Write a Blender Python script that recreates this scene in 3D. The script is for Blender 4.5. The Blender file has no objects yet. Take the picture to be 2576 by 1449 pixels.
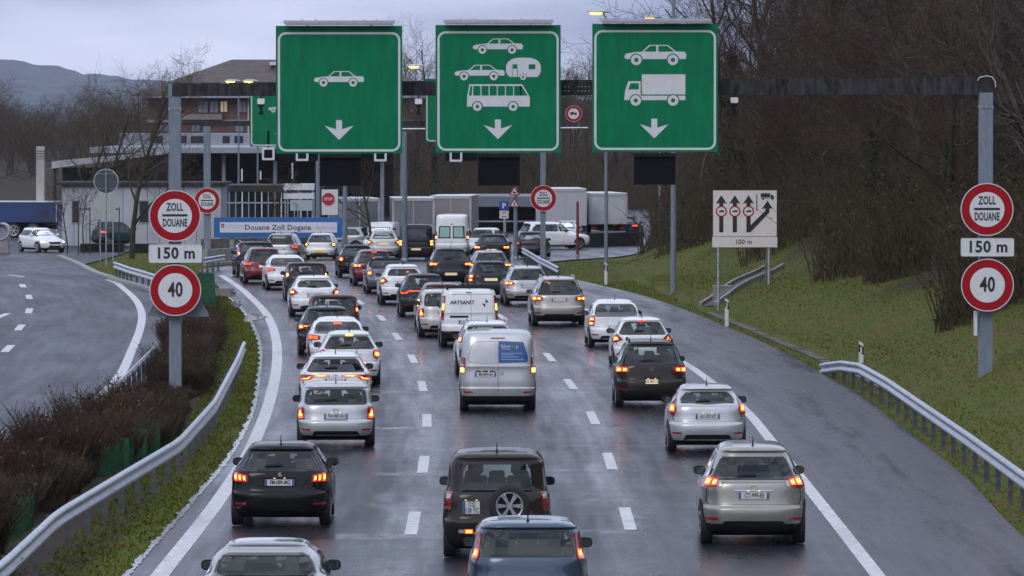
import bpy, bmesh, math, random
import numpy as np
from mathutils import Vector, Matrix

# ------------------------------------------------------------------ camera, sky, sun, exposure
SC = bpy.context.scene
COL = SC.collection
FPX, CXP, CYP, CAMH, HORY = 15310.0, 1288.0, 724.5, 7.35, 285.0   # focal length etc. in 2576 px wide units
XS = 1.08
PITCH = math.atan((CYP - HORY) / FPX)
cam = bpy.data.objects.new('camera', bpy.data.cameras.new('camera'))
COL.objects.link(cam)
cam.data.sensor_width = 36.0
cam.data.lens = 36.0 * FPX / 2576.0
cam.data.clip_start = 1.0
cam.data.clip_end = 20000.0
cam.location = (0, 0, CAMH)
cam.rotation_euler = (math.pi / 2 - PITCH, 0, 0)
SC.camera = cam

SUN_EL, SUN_AZ = 32.0, 200.0
world = bpy.data.worlds.new('World')
SC.world = world
world.use_nodes = True
wn, wl = world.node_tree.nodes, world.node_tree.links
wn.clear()
w_out = wn.new('ShaderNodeOutputWorld'); w_bg = wn.new('ShaderNodeBackground')
w_sky = wn.new('ShaderNodeTexSky'); w_sky.sky_type = 'NISHITA'; w_sky.sun_disc = False
w_sky.sun_elevation = math.radians(SUN_EL); w_sky.sun_rotation = math.radians(SUN_AZ)
w_sky.air_density = 1.5; w_sky.dust_density = 3.0
w_tc = wn.new('ShaderNodeTexCoord')
w_map = wn.new('ShaderNodeMapping'); w_map.inputs['Scale'].default_value = (4.2, 4.2, 20.0); w_map.inputs['Location'].default_value = (53.3, 7.7, 4.4)
w_no = wn.new('ShaderNodeTexNoise'); w_no.inputs['Scale'].default_value = 2.0; w_no.inputs['Detail'].default_value = 4.0; w_no.inputs['Roughness'].default_value = 0.48
w_sep = wn.new('ShaderNodeSeparateXYZ')
w_gr = wn.new('ShaderNodeValToRGB')          # overcast sky: brighter towards the zenith
cr = w_gr.color_ramp
cr.elements[0].position = 0.0; cr.elements[0].color = (0.51, 0.56, 0.75, 1)
cr.elements[1].position = 1.0; cr.elements[1].color = (0.88, 0.94, 1.08, 1)
e = cr.elements.new(0.35); e.color = (0.72, 0.78, 0.98, 1)
w_cr = wn.new('ShaderNodeValToRGB')          # cloud banks
w_cr.color_ramp.elements[0].position = 0.34; w_cr.color_ramp.elements[0].color = (0.40, 0.45, 0.57, 1)
w_cr.color_ramp.elements[1].position = 0.62; w_cr.color_ramp.elements[1].color = (1.25, 1.23, 1.20, 1)
w_mul = wn.new('ShaderNodeMix'); w_mul.data_type = 'RGBA'; w_mul.blend_type = 'MULTIPLY'; w_mul.inputs[0].default_value = 1.0
w_scl = wn.new('ShaderNodeVectorMath'); w_scl.operation = 'SCALE'; w_scl.inputs['Scale'].default_value = 10.5
w_mix = wn.new('ShaderNodeMix'); w_mix.data_type = 'RGBA'; w_mix.inputs[0].default_value = 0.92
wl.new(w_tc.outputs['Generated'], w_map.inputs['Vector']); wl.new(w_map.outputs[0], w_no.inputs['Vector'])
wl.new(w_tc.outputs['Generated'], w_sep.inputs[0]); wl.new(w_sep.outputs['Z'], w_gr.inputs[0])
wl.new(w_no.outputs['Fac'], w_cr.inputs[0])
wl.new(w_gr.outputs[0], w_mul.inputs[6]); wl.new(w_cr.outputs[0], w_mul.inputs[7])
wl.new(w_mul.outputs[2], w_scl.inputs[0])
wl.new(w_sky.outputs[0], w_mix.inputs[6]); wl.new(w_scl.outputs[0], w_mix.inputs[7])
wl.new(w_mix.outputs[2], w_bg.inputs['Color'])
w_bg.inputs['Strength'].default_value = 0.10
wl.new(w_bg.outputs[0], w_out.inputs[0])

sun = bpy.data.objects.new('sun', bpy.data.lights.new('sun', 'SUN'))
COL.objects.link(sun)
sun.data.energy = 0.6; sun.data.angle = math.radians(25); sun.data.color = (1.0, 0.96, 0.92)
_az, _el = math.radians(SUN_AZ), math.radians(SUN_EL)
_sd = Vector((math.sin(_az) * math.cos(_el), math.cos(_az) * math.cos(_el), math.sin(_el)))
sun.rotation_euler = _sd.to_track_quat('Z', 'Y').to_euler()

SC.view_settings.view_transform = 'Standard'
SC.view_settings.look = 'None'
SC.view_settings.exposure = 0.3
SC.view_settings.gamma = 1.0
SC.view_settings.use_curve_mapping = False
SC.render.engine = 'CYCLES'
cy = SC.cycles
cy.use_denoising = True
cy.max_bounces = 6; cy.diffuse_bounces = 2; cy.glossy_bounces = 3; cy.transmission_bounces = 2
cy.transparent_max_bounces = 10; cy.volume_bounces = 0
cy.caustics_reflective = False; cy.caustics_refractive = False
cy.sample_clamp_indirect = 4.0

RND = random.Random(7)

# ------------------------------------------------------------------ helpers
def pchip(xs, ys, x):
    xs = np.asarray(xs, float); ys = np.asarray(ys, float); x = np.asarray(x, float)
    h = np.diff(xs); d = np.diff(ys) / h
    m = np.zeros_like(ys)
    m[0], m[-1] = d[0], d[-1]
    for i in range(1, len(xs) - 1):
        if d[i - 1] * d[i] > 0:
            w1, w2 = 2 * h[i] + h[i - 1], h[i] + 2 * h[i - 1]
            m[i] = (w1 + w2) / (w1 / d[i - 1] + w2 / d[i])
    k = np.clip(np.searchsorted(xs, x) - 1, 0, len(xs) - 2)
    t = (x - xs[k]) / h[k]
    t2, t3 = t * t, t * t * t
    r = (2 * t3 - 3 * t2 + 1) * ys[k] + (t3 - 2 * t2 + t) * h[k] * m[k] + (-2 * t3 + 3 * t2) * ys[k + 1] + (t3 - t2) * h[k] * m[k + 1]
    lo, hi = x < xs[0], x > xs[-1]
    r = np.where(lo, ys[0] + (x - xs[0]) * m[0], r)
    return np.where(hi, ys[-1] + (x - xs[-1]) * m[-1], r)

def smooth01(a, b, t):
    t = min(1.0, max(0.0, (t - a) / (b - a)))
    return t * t * (3 - 2 * t)

def zr(y):
    """height of the road: level, then dipping a metre towards the customs yard"""
    return -1.0 * smooth01(250, 380, y)

def ray(px, py):
    fx, fy = px - CXP, CYP - py
    return (fx, FPX * math.cos(PITCH) + fy * math.sin(PITCH), -FPX * math.sin(PITCH) + fy * math.cos(PITCH))

def G(px, py, dz=0.0):
    """point of the road surface (raised by dz) that the survey sight line meets"""
    d = ray(px, py); z = dz; Y = 200.0
    for _ in range(12):
        t = (z - CAMH) / d[2]; Y = t * d[1]; z = dz + zr(Y)
    t = (z - CAMH) / d[2]
    return Vector((d[0] * t, d[1] * t, z))

def AT(px, py, Y):
    d = ray(px, py); t = Y / d[1]
    return Vector((d[0] * t, Y, CAMH + d[2] * t))

def mesh_obj(name, verts, faces, mat, parent=None, smooth=False, loc=None, mats=None, midx=None):
    me = bpy.data.meshes.new(name)
    me.from_pydata([tuple(v) for v in verts], [], [tuple(f) for f in faces])
    return me_obj(name, me, mat, parent, smooth, loc, mats, midx)

def me_obj(name, me, mat, parent=None, smooth=False, loc=None, mats=None, midx=None):
    if mats:
        for m in mats: me.materials.append(m)
        if midx is not None: me.polygons.foreach_set('material_index', midx)
    elif mat is not None and len(me.materials) == 0:
        me.materials.append(mat)
    if smooth:
        me.polygons.foreach_set('use_smooth', [True] * len(me.polygons))
    o = bpy.data.objects.new(name, me)
    COL.objects.link(o)
    if parent is not None: o.parent = parent
    if loc is not None: o.location = loc
    return o

def thing(name, label, cat, loc=(0, 0, 0), rz=0.0, group=None):
    o = bpy.data.objects.new(name, None); COL.objects.link(o)
    o.empty_display_size = 0.3
    o.location = loc; o.rotation_euler = (0, 0, rz)
    o['label'] = label; o['category'] = cat
    if group: o['group'] = group
    return o

def tag(o, label, cat, group=None):
    o['label'] = label; o['category'] = cat
    if group: o['group'] = group
    return o

def struct(o, kind='structure', label=None):
    o['kind'] = kind
    if label: o['label'] = label
    return o

class MB:
    """collects simple solids into one mesh"""
    def __init__(self): self.v = []; self.f = []
    def add(self, vs, fs):
        n = len(self.v); self.v += [tuple(p) for p in vs]; self.f += [tuple(i + n for i in f) for f in fs]; return self
    def box(self, x0, x1, y0, y1, z0, z1):
        vs = [(x, y, z) for z in (z0, z1) for y in (y0, y1) for x in (x0, x1)]
        return self.add(vs, [(0, 2, 3, 1), (4, 5, 7, 6), (0, 1, 5, 4), (2, 6, 7, 3), (0, 4, 6, 2), (1, 3, 7, 5)])
    def bar(self, a, b, r0, r1=None, n=6, cap=True):
        r1 = r0 if r1 is None else r1
        a, b = Vector(a), Vector(b); d = (b - a)
        if d.length < 1e-6: return self
        d.normalize(); u = d.orthogonal().normalized(); w = d.cross(u)
        vs = []
        for p, r in ((a, r0), (b, r1)):
            for k in range(n):
                t = 2 * math.pi * k / n
                vs.append(p + u * (math.cos(t) * r) + w * (math.sin(t) * r))
        fs = [(k, (k + 1) % n, n + (k + 1) % n, n + k) for k in range(n)]
        if cap: fs += [tuple(range(n))[::-1], tuple(range(n, 2 * n))]
        return self.add(vs, fs)
    def beam(self, a, b, w, h):
        """rectangular bar from a to b, w wide (level), h high"""
        a, b = Vector(a), Vector(b); d = (b - a).normalized()
        u = d.cross(Vector((0, 0, 1)))
        u = u.normalized() if u.length > 1e-4 else Vector((1, 0, 0))
        q = u.cross(d).normalized()
        vs = [p + u * (sx * w / 2) + q * (sz * h / 2) for p in (a, b) for sx, sz in ((-1, -1), (1, -1), (1, 1), (-1, 1))]
        return self.add(vs, [(0, 1, 2, 3), (7, 6, 5, 4), (0, 4, 5, 1), (1, 5, 6, 2), (2, 6, 7, 3), (3, 7, 4, 0)])
    def poly(self, pts, y, depth=0.02):
        """flat polygon in the XZ plane facing -Y at y, with depth behind it"""
        n = len(pts)
        vs = [(p[0], y, p[1]) for p in pts] + [(p[0], y + depth, p[1]) for p in pts]
        area = sum(pts[i][0] * pts[(i + 1) % n][1] - pts[(i + 1) % n][0] * pts[i][1] for i in range(n))
        front = tuple(range(n)); back = tuple(range(2 * n - 1, n - 1, -1))
        fs = [front, back] + [(i, n + i, n + (i + 1) % n, (i + 1) % n) for i in range(n)]
        if area < 0: fs = [f[::-1] for f in fs]
        return self.add(vs, fs)
    def ring(self, outer, inner, y, depth=0.02):
        n = len(outer)
        vs = [(p[0], y, p[1]) for p in outer] + [(p[0], y, p[1]) for p in inner] + [(p[0], y + depth, p[1]) for p in outer] + [(p[0], y + depth, p[1]) for p in inner]
        fs = []
        for i in range(n):
            j = (i + 1) % n
            fs += [(i, j, n + j, n + i), (i, 2 * n + i, 2 * n + j, j), (n + i, n + j, 3 * n + j, 3 * n + i)]
        return self.add(vs, fs)
    def lathe_y(self, prof, c=(0, 0, 0), n=24):
        """prof: (y, r) pairs turned about the Y axis"""
        vs = []
        for y, r in prof:
            for k in range(n):
                t = 2 * math.pi * k / n
                vs.append((c[0] + r * math.cos(t), c[1] + y, c[2] + r * math.sin(t)))
        fs = []
        for i in range(len(prof) - 1):
            for k in range(n):
                fs.append((i * n + k, i * n + (k + 1) % n, (i + 1) * n + (k + 1) % n, (i + 1) * n + k))
        return self.add(vs, fs)
    def build(self, name, mat, parent=None, smooth=False, loc=None):
        return mesh_obj(name, self.v, self.f, mat, parent, smooth, loc)

def circle(cx, cz, r, n=36):
    return [(cx + r * math.cos(2 * math.pi * k / n), cz + r * math.sin(2 * math.pi * k / n)) for k in range(n)]

def rrect(x0, x1, z0, z1, r, k=6):
    pts = []
    for cx, cz, a in ((x1 - r, z0 + r, -90), (x1 - r, z1 - r, 0), (x0 + r, z1 - r, 90), (x0 + r, z0 + r, 180)):
        for i in range(k + 1):
            t = math.radians(a + 90 * i / k); pts.append((cx + r * math.cos(t), cz + r * math.sin(t)))
    return pts

def round_poly(pts, r, k=4):
    out = []; n = len(pts)
    for i in range(n):
        p0, p1, p2 = Vector(pts[i - 1]), Vector(pts[i]), Vector(pts[(i + 1) % n])
        a, b = p0 - p1, p2 - p1
        q = min(r, a.length * 0.45, b.length * 0.45)
        s, e2 = p1 + a.normalized() * q, p1 + b.normalized() * q
        for j in range(k + 1):
            t = j / k
            v = s * (1 - t) ** 2 + p1 * 2 * t * (1 - t) + e2 * t * t
            out.append((v.x, v.y))
    return out

def resample(pts, n):
    P = np.array(pts + [pts[0]], float); s = np.r_[0, np.cumsum(np.hypot(*np.diff(P, axis=0).T))]
    t = np.linspace(0, s[-1], n, endpoint=False)
    return list(zip(np.interp(t, s, P[:, 0]), np.interp(t, s, P[:, 1])))

def inside(pts, x, y):
    c = False; n = len(pts); j = n - 1
    for i in range(n):
        xi, yi = pts[i]; xj, yj = pts[j]
        if (yi > y) != (yj > y) and x < (xj - xi) * (y - yi) / (yj - yi) + xi: c = not c
        j = i
    return c

def inset(pts, d):
    """shrink a rounded polygon by about d"""
    n = len(pts); out = []
    A = sum(pts[i][0] * pts[(i + 1) % n][1] - pts[(i + 1) % n][0] * pts[i][1] for i in range(n))
    s = 1 if A > 0 else -1
    for i in range(n):
        tx, ty = pts[(i + 1) % n][0] - pts[i - 1][0], pts[(i + 1) % n][1] - pts[i - 1][1]
        l = math.hypot(tx, ty) or 1
        out.append((pts[i][0] - s * ty / l * d, pts[i][1] + s * tx / l * d))
    return out

_txt = {}
def text_mesh(body, size, sx=1.0, bold=0.0, depth=0.004, align='CENTER', spacing=1.0):
    """lettering as a mesh in the XZ plane facing -Y, centred on the origin"""
    key = (body, size, sx, bold, depth, align, spacing)
    if key in _txt: return _txt[key]
    cu = bpy.data.curves.new('lettering', 'FONT')
    cu.body = body; cu.size = size; cu.align_x = align; cu.align_y = 'CENTER'
    cu.offset = bold; cu.extrude = depth; cu.resolution_u = 3; cu.space_character = spacing
    o = bpy.data.objects.new('lettering', cu); COL.objects.link(o)
    bpy.context.view_layer.update()
    dg = bpy.context.evaluated_depsgraph_get()
    me = bpy.data.meshes.new_from_object(o.evaluated_get(dg), depsgraph=dg)
    bpy.data.objects.remove(o); bpy.data.curves.remove(cu)
    me.transform(Matrix(((sx, 0, 0, 0), (0, 0, -1, 0), (0, 1, 0, 0), (0, 0, 0, 1))))
    me.materials.clear()
    me.name = 'lettering'
    _txt[key] = me
    return me

def lettering(body, size, mat, parent, loc, sx=1.0, bold=0.0, depth=0.003, spacing=1.0, name='lettering', align='CENTER'):
    me = text_mesh(body, size, sx, bold, depth, align, spacing).copy()
    return me_obj(name, me, mat, parent, loc=loc)

# ------------------------------------------------------------------ materials
MATS = {}
def mat(name, color, rough=0.5, metal=0.0, coat=0.0, var=0.0, vscale=8.0, bump=0.0, bscale=60.0, spec=0.5, emit=None, estr=0.0, dark=None, rvar=0.0, detail=5.0, stretch=None):
    if name in MATS: return MATS[name]
    m = bpy.data.materials.new(name); m.use_nodes = True
    nt = m.node_tree; b = nt.nodes['Principled BSDF']
    b.inputs['Base Color'].default_value = (*color, 1)
    b.inputs['Roughness'].default_value = rough
    b.inputs['Metallic'].default_value = metal
    b.inputs['Specular IOR Level'].default_value = spec
    if coat: b.inputs['Coat Weight'].default_value = coat; b.inputs['Coat Roughness'].default_value = 0.06
    if emit: b.inputs['Emission Color'].default_value = (*emit, 1); b.inputs['Emission Strength'].default_value = estr
    if var or bump or rvar:
        tc = nt.nodes.new('ShaderNodeTexCoord'); src = tc.outputs['Object']
        if stretch:
            mp = nt.nodes.new('ShaderNodeMapping'); mp.inputs['Scale'].default_value = stretch
            nt.links.new(src, mp.inputs[0]); src = mp.outputs[0]
    if var or rvar:
        no = nt.nodes.new('ShaderNodeTexNoise'); no.inputs['Scale'].default_value = vscale; no.inputs['Detail'].default_value = detail
        nt.links.new(src, no.inputs['Vector'])
    if var:
        rp = nt.nodes.new('ShaderNodeValToRGB')
        lo = dark or tuple(c * (1 - var) for c in color); hi = color if dark else tuple(min(1, c * (1 + var)) for c in color)
        rp.color_ramp.elements[0].position = 0.3; rp.color_ramp.elements[0].color = (*lo, 1)
        rp.color_ramp.elements[1].position = 0.7; rp.color_ramp.elements[1].color = (*hi, 1)
        nt.links.new(no.outputs['Fac'], rp.inputs[0]); nt.links.new(rp.outputs[0], b.inputs['Base Color'])
    if rvar:
        mr = nt.nodes.new('ShaderNodeMapRange'); mr.inputs['From Min'].default_value = 0.3; mr.inputs['From Max'].default_value = 0.7
        mr.inputs['To Min'].default_value = max(0.02, rough - rvar); mr.inputs['To Max'].default_value = min(1, rough + rvar)
        nt.links.new(no.outputs['Fac'], mr.inputs[0]); nt.links.new(mr.outputs[0], b.inputs['Roughness'])
    if bump:
        n2 = nt.nodes.new('ShaderNodeTexNoise'); n2.inputs['Scale'].default_value = bscale; n2.inputs['Detail'].default_value = 4
        nt.links.new(src, n2.inputs['Vector'])
        bp = nt.nodes.new('ShaderNodeBump'); bp.inputs['Strength'].default_value = bump; bp.inputs['Distance'].default_value = 0.02
        nt.links.new(n2.outputs['Fac'], bp.inputs['Height']); nt.links.new(bp.outputs[0], b.inputs['Normal'])
    MATS[name] = m
    return m

def glass(name, tint, rough=0.02):
    if name in MATS: return MATS[name]
    m = bpy.data.materials.new(name); m.use_nodes = True
    nt = m.node_tree; nt.nodes.clear()
    out = nt.nodes.new('ShaderNodeOutputMaterial'); mx = nt.nodes.new('ShaderNodeMixShader')
    tr = nt.nodes.new('ShaderNodeBsdfTransparent'); tr.inputs[0].default_value = (*tint, 1)
    gl = nt.nodes.new('ShaderNodeBsdfGlossy'); gl.inputs['Roughness'].default_value = rough
    gl.inputs['Color'].default_value = (0.9, 0.93, 0.95, 1)
    fr = nt.nodes.new('ShaderNodeFresnel'); fr.inputs['IOR'].default_value = 1.6
    nt.links.new(fr.outputs[0], mx.inputs[0]); nt.links.new(tr.outputs[0], mx.inputs[1]); nt.links.new(gl.outputs[0], mx.inputs[2])
    nt.links.new(mx.outputs[0], out.inputs[0])
    MATS[name] = m
    return m

M_GALV = mat('galvanised_steel', (0.46, 0.49, 0.54), 0.36, 0.8, var=0.25, vscale=6, bump=0.05)
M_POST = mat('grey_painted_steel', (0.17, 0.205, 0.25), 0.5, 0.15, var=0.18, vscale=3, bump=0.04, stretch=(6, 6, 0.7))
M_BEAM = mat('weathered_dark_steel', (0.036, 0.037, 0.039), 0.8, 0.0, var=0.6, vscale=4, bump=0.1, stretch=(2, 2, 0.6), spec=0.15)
M_GREEN = mat('sign_green', (0.0, 0.165, 0.070), 0.55, spec=0.15, var=0.16, vscale=2.0, bump=0.02, bscale=8, stretch=(2.5, 1, .5))
M_WHITE = mat('sign_white', (0.60, 0.60, 0.62), 0.45, var=0.06, vscale=5)
M_SIGNW = mat('sign_face_white', (0.62, 0.64, 0.66), 0.45, var=0.06, vscale=5)
M_SIGNP = mat('sign_face_cream', (0.66, 0.62, 0.58), 0.5, var=0.05, vscale=5)
M_RED = mat('sign_red', (0.32, 0.003, 0.010), 0.5, spec=0.2, var=0.15, vscale=6)
M_BLACK = mat('black_plastic', (0.009, 0.009, 0.010), 0.6, spec=0.2, var=0.4, vscale=10)
M_INK = mat('black_ink', (0.012, 0.012, 0.014), 0.5)
M_BACK = mat('sign_back_grey', (0.16, 0.17, 0.18), 0.5, 0.4, var=0.2, vscale=5)
M_LED = mat('dark_led_face', (0.005, 0.006, 0.010), 0.7, spec=0.1, var=0.5, vscale=40)
M_LAMPON = mat('lit_street_lamp', (1, 0.8, 0.5), 0.4, emit=(1.0, 0.50, 0.10), estr=3.5)
M_CONC = mat('concrete', (0.26, 0.255, 0.245), 0.75, var=0.3, vscale=2.5, bump=0.25, bscale=30)
M_PAINT = mat('road_paint_white', (0.52, 0.52, 0.53), 0.42, var=0.42, vscale=5, bump=0.05, rvar=0.15, detail=8)
# ------------------------------------------------------------------ the lie of the roads (survey of edges, in metres)
def curve_from(pix, extra_lo=None, extra_hi=None, dz=0.0):
    pts = [G(*p, dz) for p in pix]
    pts = [(p.y, p.x) for p in pts]
    if extra_lo: pts += [(2 * y, x * XS) for y, x in extra_lo]
    if extra_hi: pts += [(2 * y, x * XS) for y, x in extra_hi]
    pts.sort()
    ys = [p[0] for p in pts]; xs = [p[1] for p in pts]
    return lambda y: pchip(ys, xs, np.maximum(y, 30.0))

LINE_L = curve_from([(402, 1449), (520, 1300), (603, 1180), (655, 1075), (690, 960), (697, 880), (676, 800), (622, 740), (572, 703), (543, 685)], extra_lo=[(15, -4.3)])
EDGE_L = curve_from([(322, 1449), (462, 1290), (556, 1180), (628, 1060), (652, 960), (657, 880), (630, 805), (572, 742), (530, 705), (505, 685)], extra_lo=[(15, -4.9)], extra_hi=[(150, -14.2), (158, -12.6), (166, -10.2), (172, -9.4), (185, -9.2), (320, -9.2)])
DIV1 = curve_from([(1038, 1320), (1065, 1171), (1074, 1059), (1063, 973), (1038, 903), (998, 846), (957, 798), (900, 757)], extra_lo=[(15, -1.5)])
DIV2 = curve_from([(1578, 1303), (1533, 1158), (1489, 1046), (1432, 963), (1377, 893)], extra_lo=[(15, 1.95)], extra_hi=[(112, -0.55), (130, -2.6)])
LINE_R = curve_from([(2208, 1449), (2113, 1328), (1905, 1065), (1764, 942)], extra_lo=[(15, 5.5)], extra_hi=[(100, 3.75), (115, 2.4), (130, 0.8), (145, -0.8)])
EDGE_R = curve_from([(2576, 1352), (2400, 1175), (2200, 1020), (2000, 900), (1800, 810), (1640, 750), (1500, 715)], extra_lo=[(15, 8.0)], extra_hi=[(140, 2.1), (150, 1.2), (160, 1.3), (168, 3.0), (174, 5.6), (182, 7.0), (320, 12.5)])
# opposite carriageway
OPP_R = curve_from([(268, 703), (312, 727), (348, 765), (357, 800), (332, 880), (285, 965)], extra_lo=[(30, -9.2), (60, -9.4)], extra_hi=[(139, -18.0), (146, -20.5), (158, -22.5), (175, -23.0)])
TOE = lambda y: pchip([30, 100, 126, 152, 182, 206, 230, 258, 300, 336, 358, 368, 460, 600, 840, 1800], [10.2, 9.4, 9.6, 9.6, 8.75, 7.75, 6.75, 5.6, 4.9, 6.1, 7.3, 7.8, 9.8, 13.5, 24, 50], np.clip(y, 30, 1800)) * XS

def hill(x, y):
    """height of the ground beside the roads"""
    z = zr(y) - 0.07
    s = x - float(TOE(y))
    if s > 0:
        z += min(s, 4.5) * 0.46 + max(0, min(s, 40) - 4.5) * 0.40
        z += 0.10 * math.sin(x * 1.7 + y * 0.16) * min(1, s)
    b = smooth01(524, 660, y) * smooth01(-75, -20, x) * 5.5            # wooded rise behind the customs yard
    z = max(z, zr(y) - 0.07 + b)
    if y < 340 and -10.5 < x - 0 and x < float(EDGE_L(y)) - 0.3: z += 0.10
    return z

xs = sorted(set([-3000, -1200, -500, -250, -150, -110, -90] + [round(v, 2) for v in np.arange(-80, -26, 3.0)] + [round(v, 2) for v in np.arange(-26, 26, 0.5)] + [round(v, 2) for v in np.arange(26, 80, 2.5)] + [90, 120, 180, 300, 600, 1500, 3000]))
ys = sorted(set([-3000, -900, -300, -120, -50, 0] + [round(v, 2) for v in np.arange(20, 380, 1.6)] + [round(v, 2) for v in np.arange(380, 720, 6.0)] + [760, 840, 1000, 1400, 2000, 3200, 5200, 8000]))
gv = [(x, y, hill(x, y)) for y in ys for x in xs]
nx = len(xs)
gf = [(j * nx + i, j * nx + i + 1, (j + 1) * nx + i + 1, (j + 1) * nx + i) for j in range(len(ys) - 1) for i in range(nx - 1)]

mg = bpy.data.materials.new('meadow_and_leaf_litter'); mg.use_nodes = True
nt = mg.node_tree; bs = nt.nodes['Principled BSDF']; bs.inputs['Roughness'].default_value = 0.85; bs.inputs['Specular IOR Level'].default_value = 0.2
tc = nt.nodes.new('ShaderNodeTexCoord')
def noise(scale, det=6, rough=0.6):
    n = nt.nodes.new('ShaderNodeTexNoise'); n.inputs['Scale'].default_value = scale; n.inputs['Detail'].default_value = det; n.inputs['Roughness'].default_value = rough
    nt.links.new(tc.outputs['Object'], n.inputs['Vector']); return n
def ramp(src, stops):
    r = nt.nodes.new('ShaderNodeValToRGB')
    while len(r.color_ramp.elements) < len(stops): r.color_ramp.elements.new(0.5)
    for el, (p, c) in zip(r.color_ramp.elements, stops): el.position = p; el.color = (*c, 1)
    nt.links.new(src, r.inputs[0]); return r
n1, n2, n3 = noise(0.55), noise(7.0), noise(45.0, 3)
g1 = ramp(n1.outputs['Fac'], [(0.34, (0.060, 0.084, 0.005)), (0.5, (0.080, 0.093, 0.007)), (0.64, (0.108, 0.078, 0.019))])
g2 = ramp(n2.outputs['Fac'], [(0.35, (0.72, 0.74, 0.68)), (0.6, (1.2, 1.17, 1.1))])
l1 = ramp(n2.outputs['Fac'], [(0.3, (0.018, 0.013, 0.009)), (0.6, (0.045, 0.032, 0.020))])
mu = nt.nodes.new('ShaderNodeMix'); mu.data_type = 'RGBA'; mu.blend_type = 'MULTIPLY'; mu.inputs[0].default_value = 1
nt.links.new(g1.outputs[0], mu.inputs[6]); nt.links.new(g2.outputs[0], mu.inputs[7])
at = nt.nodes.new('ShaderNodeAttribute'); at.attribute_name = 'litter'
ad = nt.nodes.new('ShaderNodeMath'); ad.operation = 'MULTIPLY_ADD'; ad.inputs[1].default_value = 0.55; ad.inputs[2].default_value = -0.27
nt.links.new(n1.outputs['Fac'], ad.inputs[0])
sm = nt.nodes.new('ShaderNodeMath'); sm.operation = 'ADD'; sm.use_clamp = True
nt.links.new(at.outputs['Fac'], sm.inputs[0]); nt.links.new(ad.outputs[0], sm.inputs[1])
mm = nt.nodes.new('ShaderNodeMix'); mm.data_type = 'RGBA'
nt.links.new(sm.outputs[0], mm.inputs[0]); nt.links.new(mu.outputs[2], mm.inputs[6]); nt.links.new(l1.outputs[0], mm.inputs[7])
nt.links.new(mm.outputs[2], bs.inputs['Base Color'])
bp = nt.nodes.new('ShaderNodeBump'); bp.inputs['Strength'].default_value = 0.9; bp.inputs['Distance'].default_value = 0.08
nt.links.new(n2.outputs['Fac'], bp.inputs['Height']); nt.links.new(bp.outputs[0], bs.inputs['Normal'])
ground = struct(mesh_obj('ground', gv, gf, mg, smooth=True))
lit = ground.data.attributes.new('litter', 'FLOAT', 'POINT')
def litter(x, y):
    s = x - float(TOE(y))
    v = smooth01(3.6, 6.0, s + 1.1 * math.sin(y * 0.17) + 0.7 * math.sin(y * 0.45 + 1))
    if y > 380: v = 1.3
    # soil under the median hedge
    if y < 244 and float(OPP_R(y)) + 0.4 < x < float(EDGE_L(y)) - 0.75: v = max(v, 0.9)
    return v
lit.data.foreach_set('value', [litter(v[0], v[1]) for v in gv])

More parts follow.
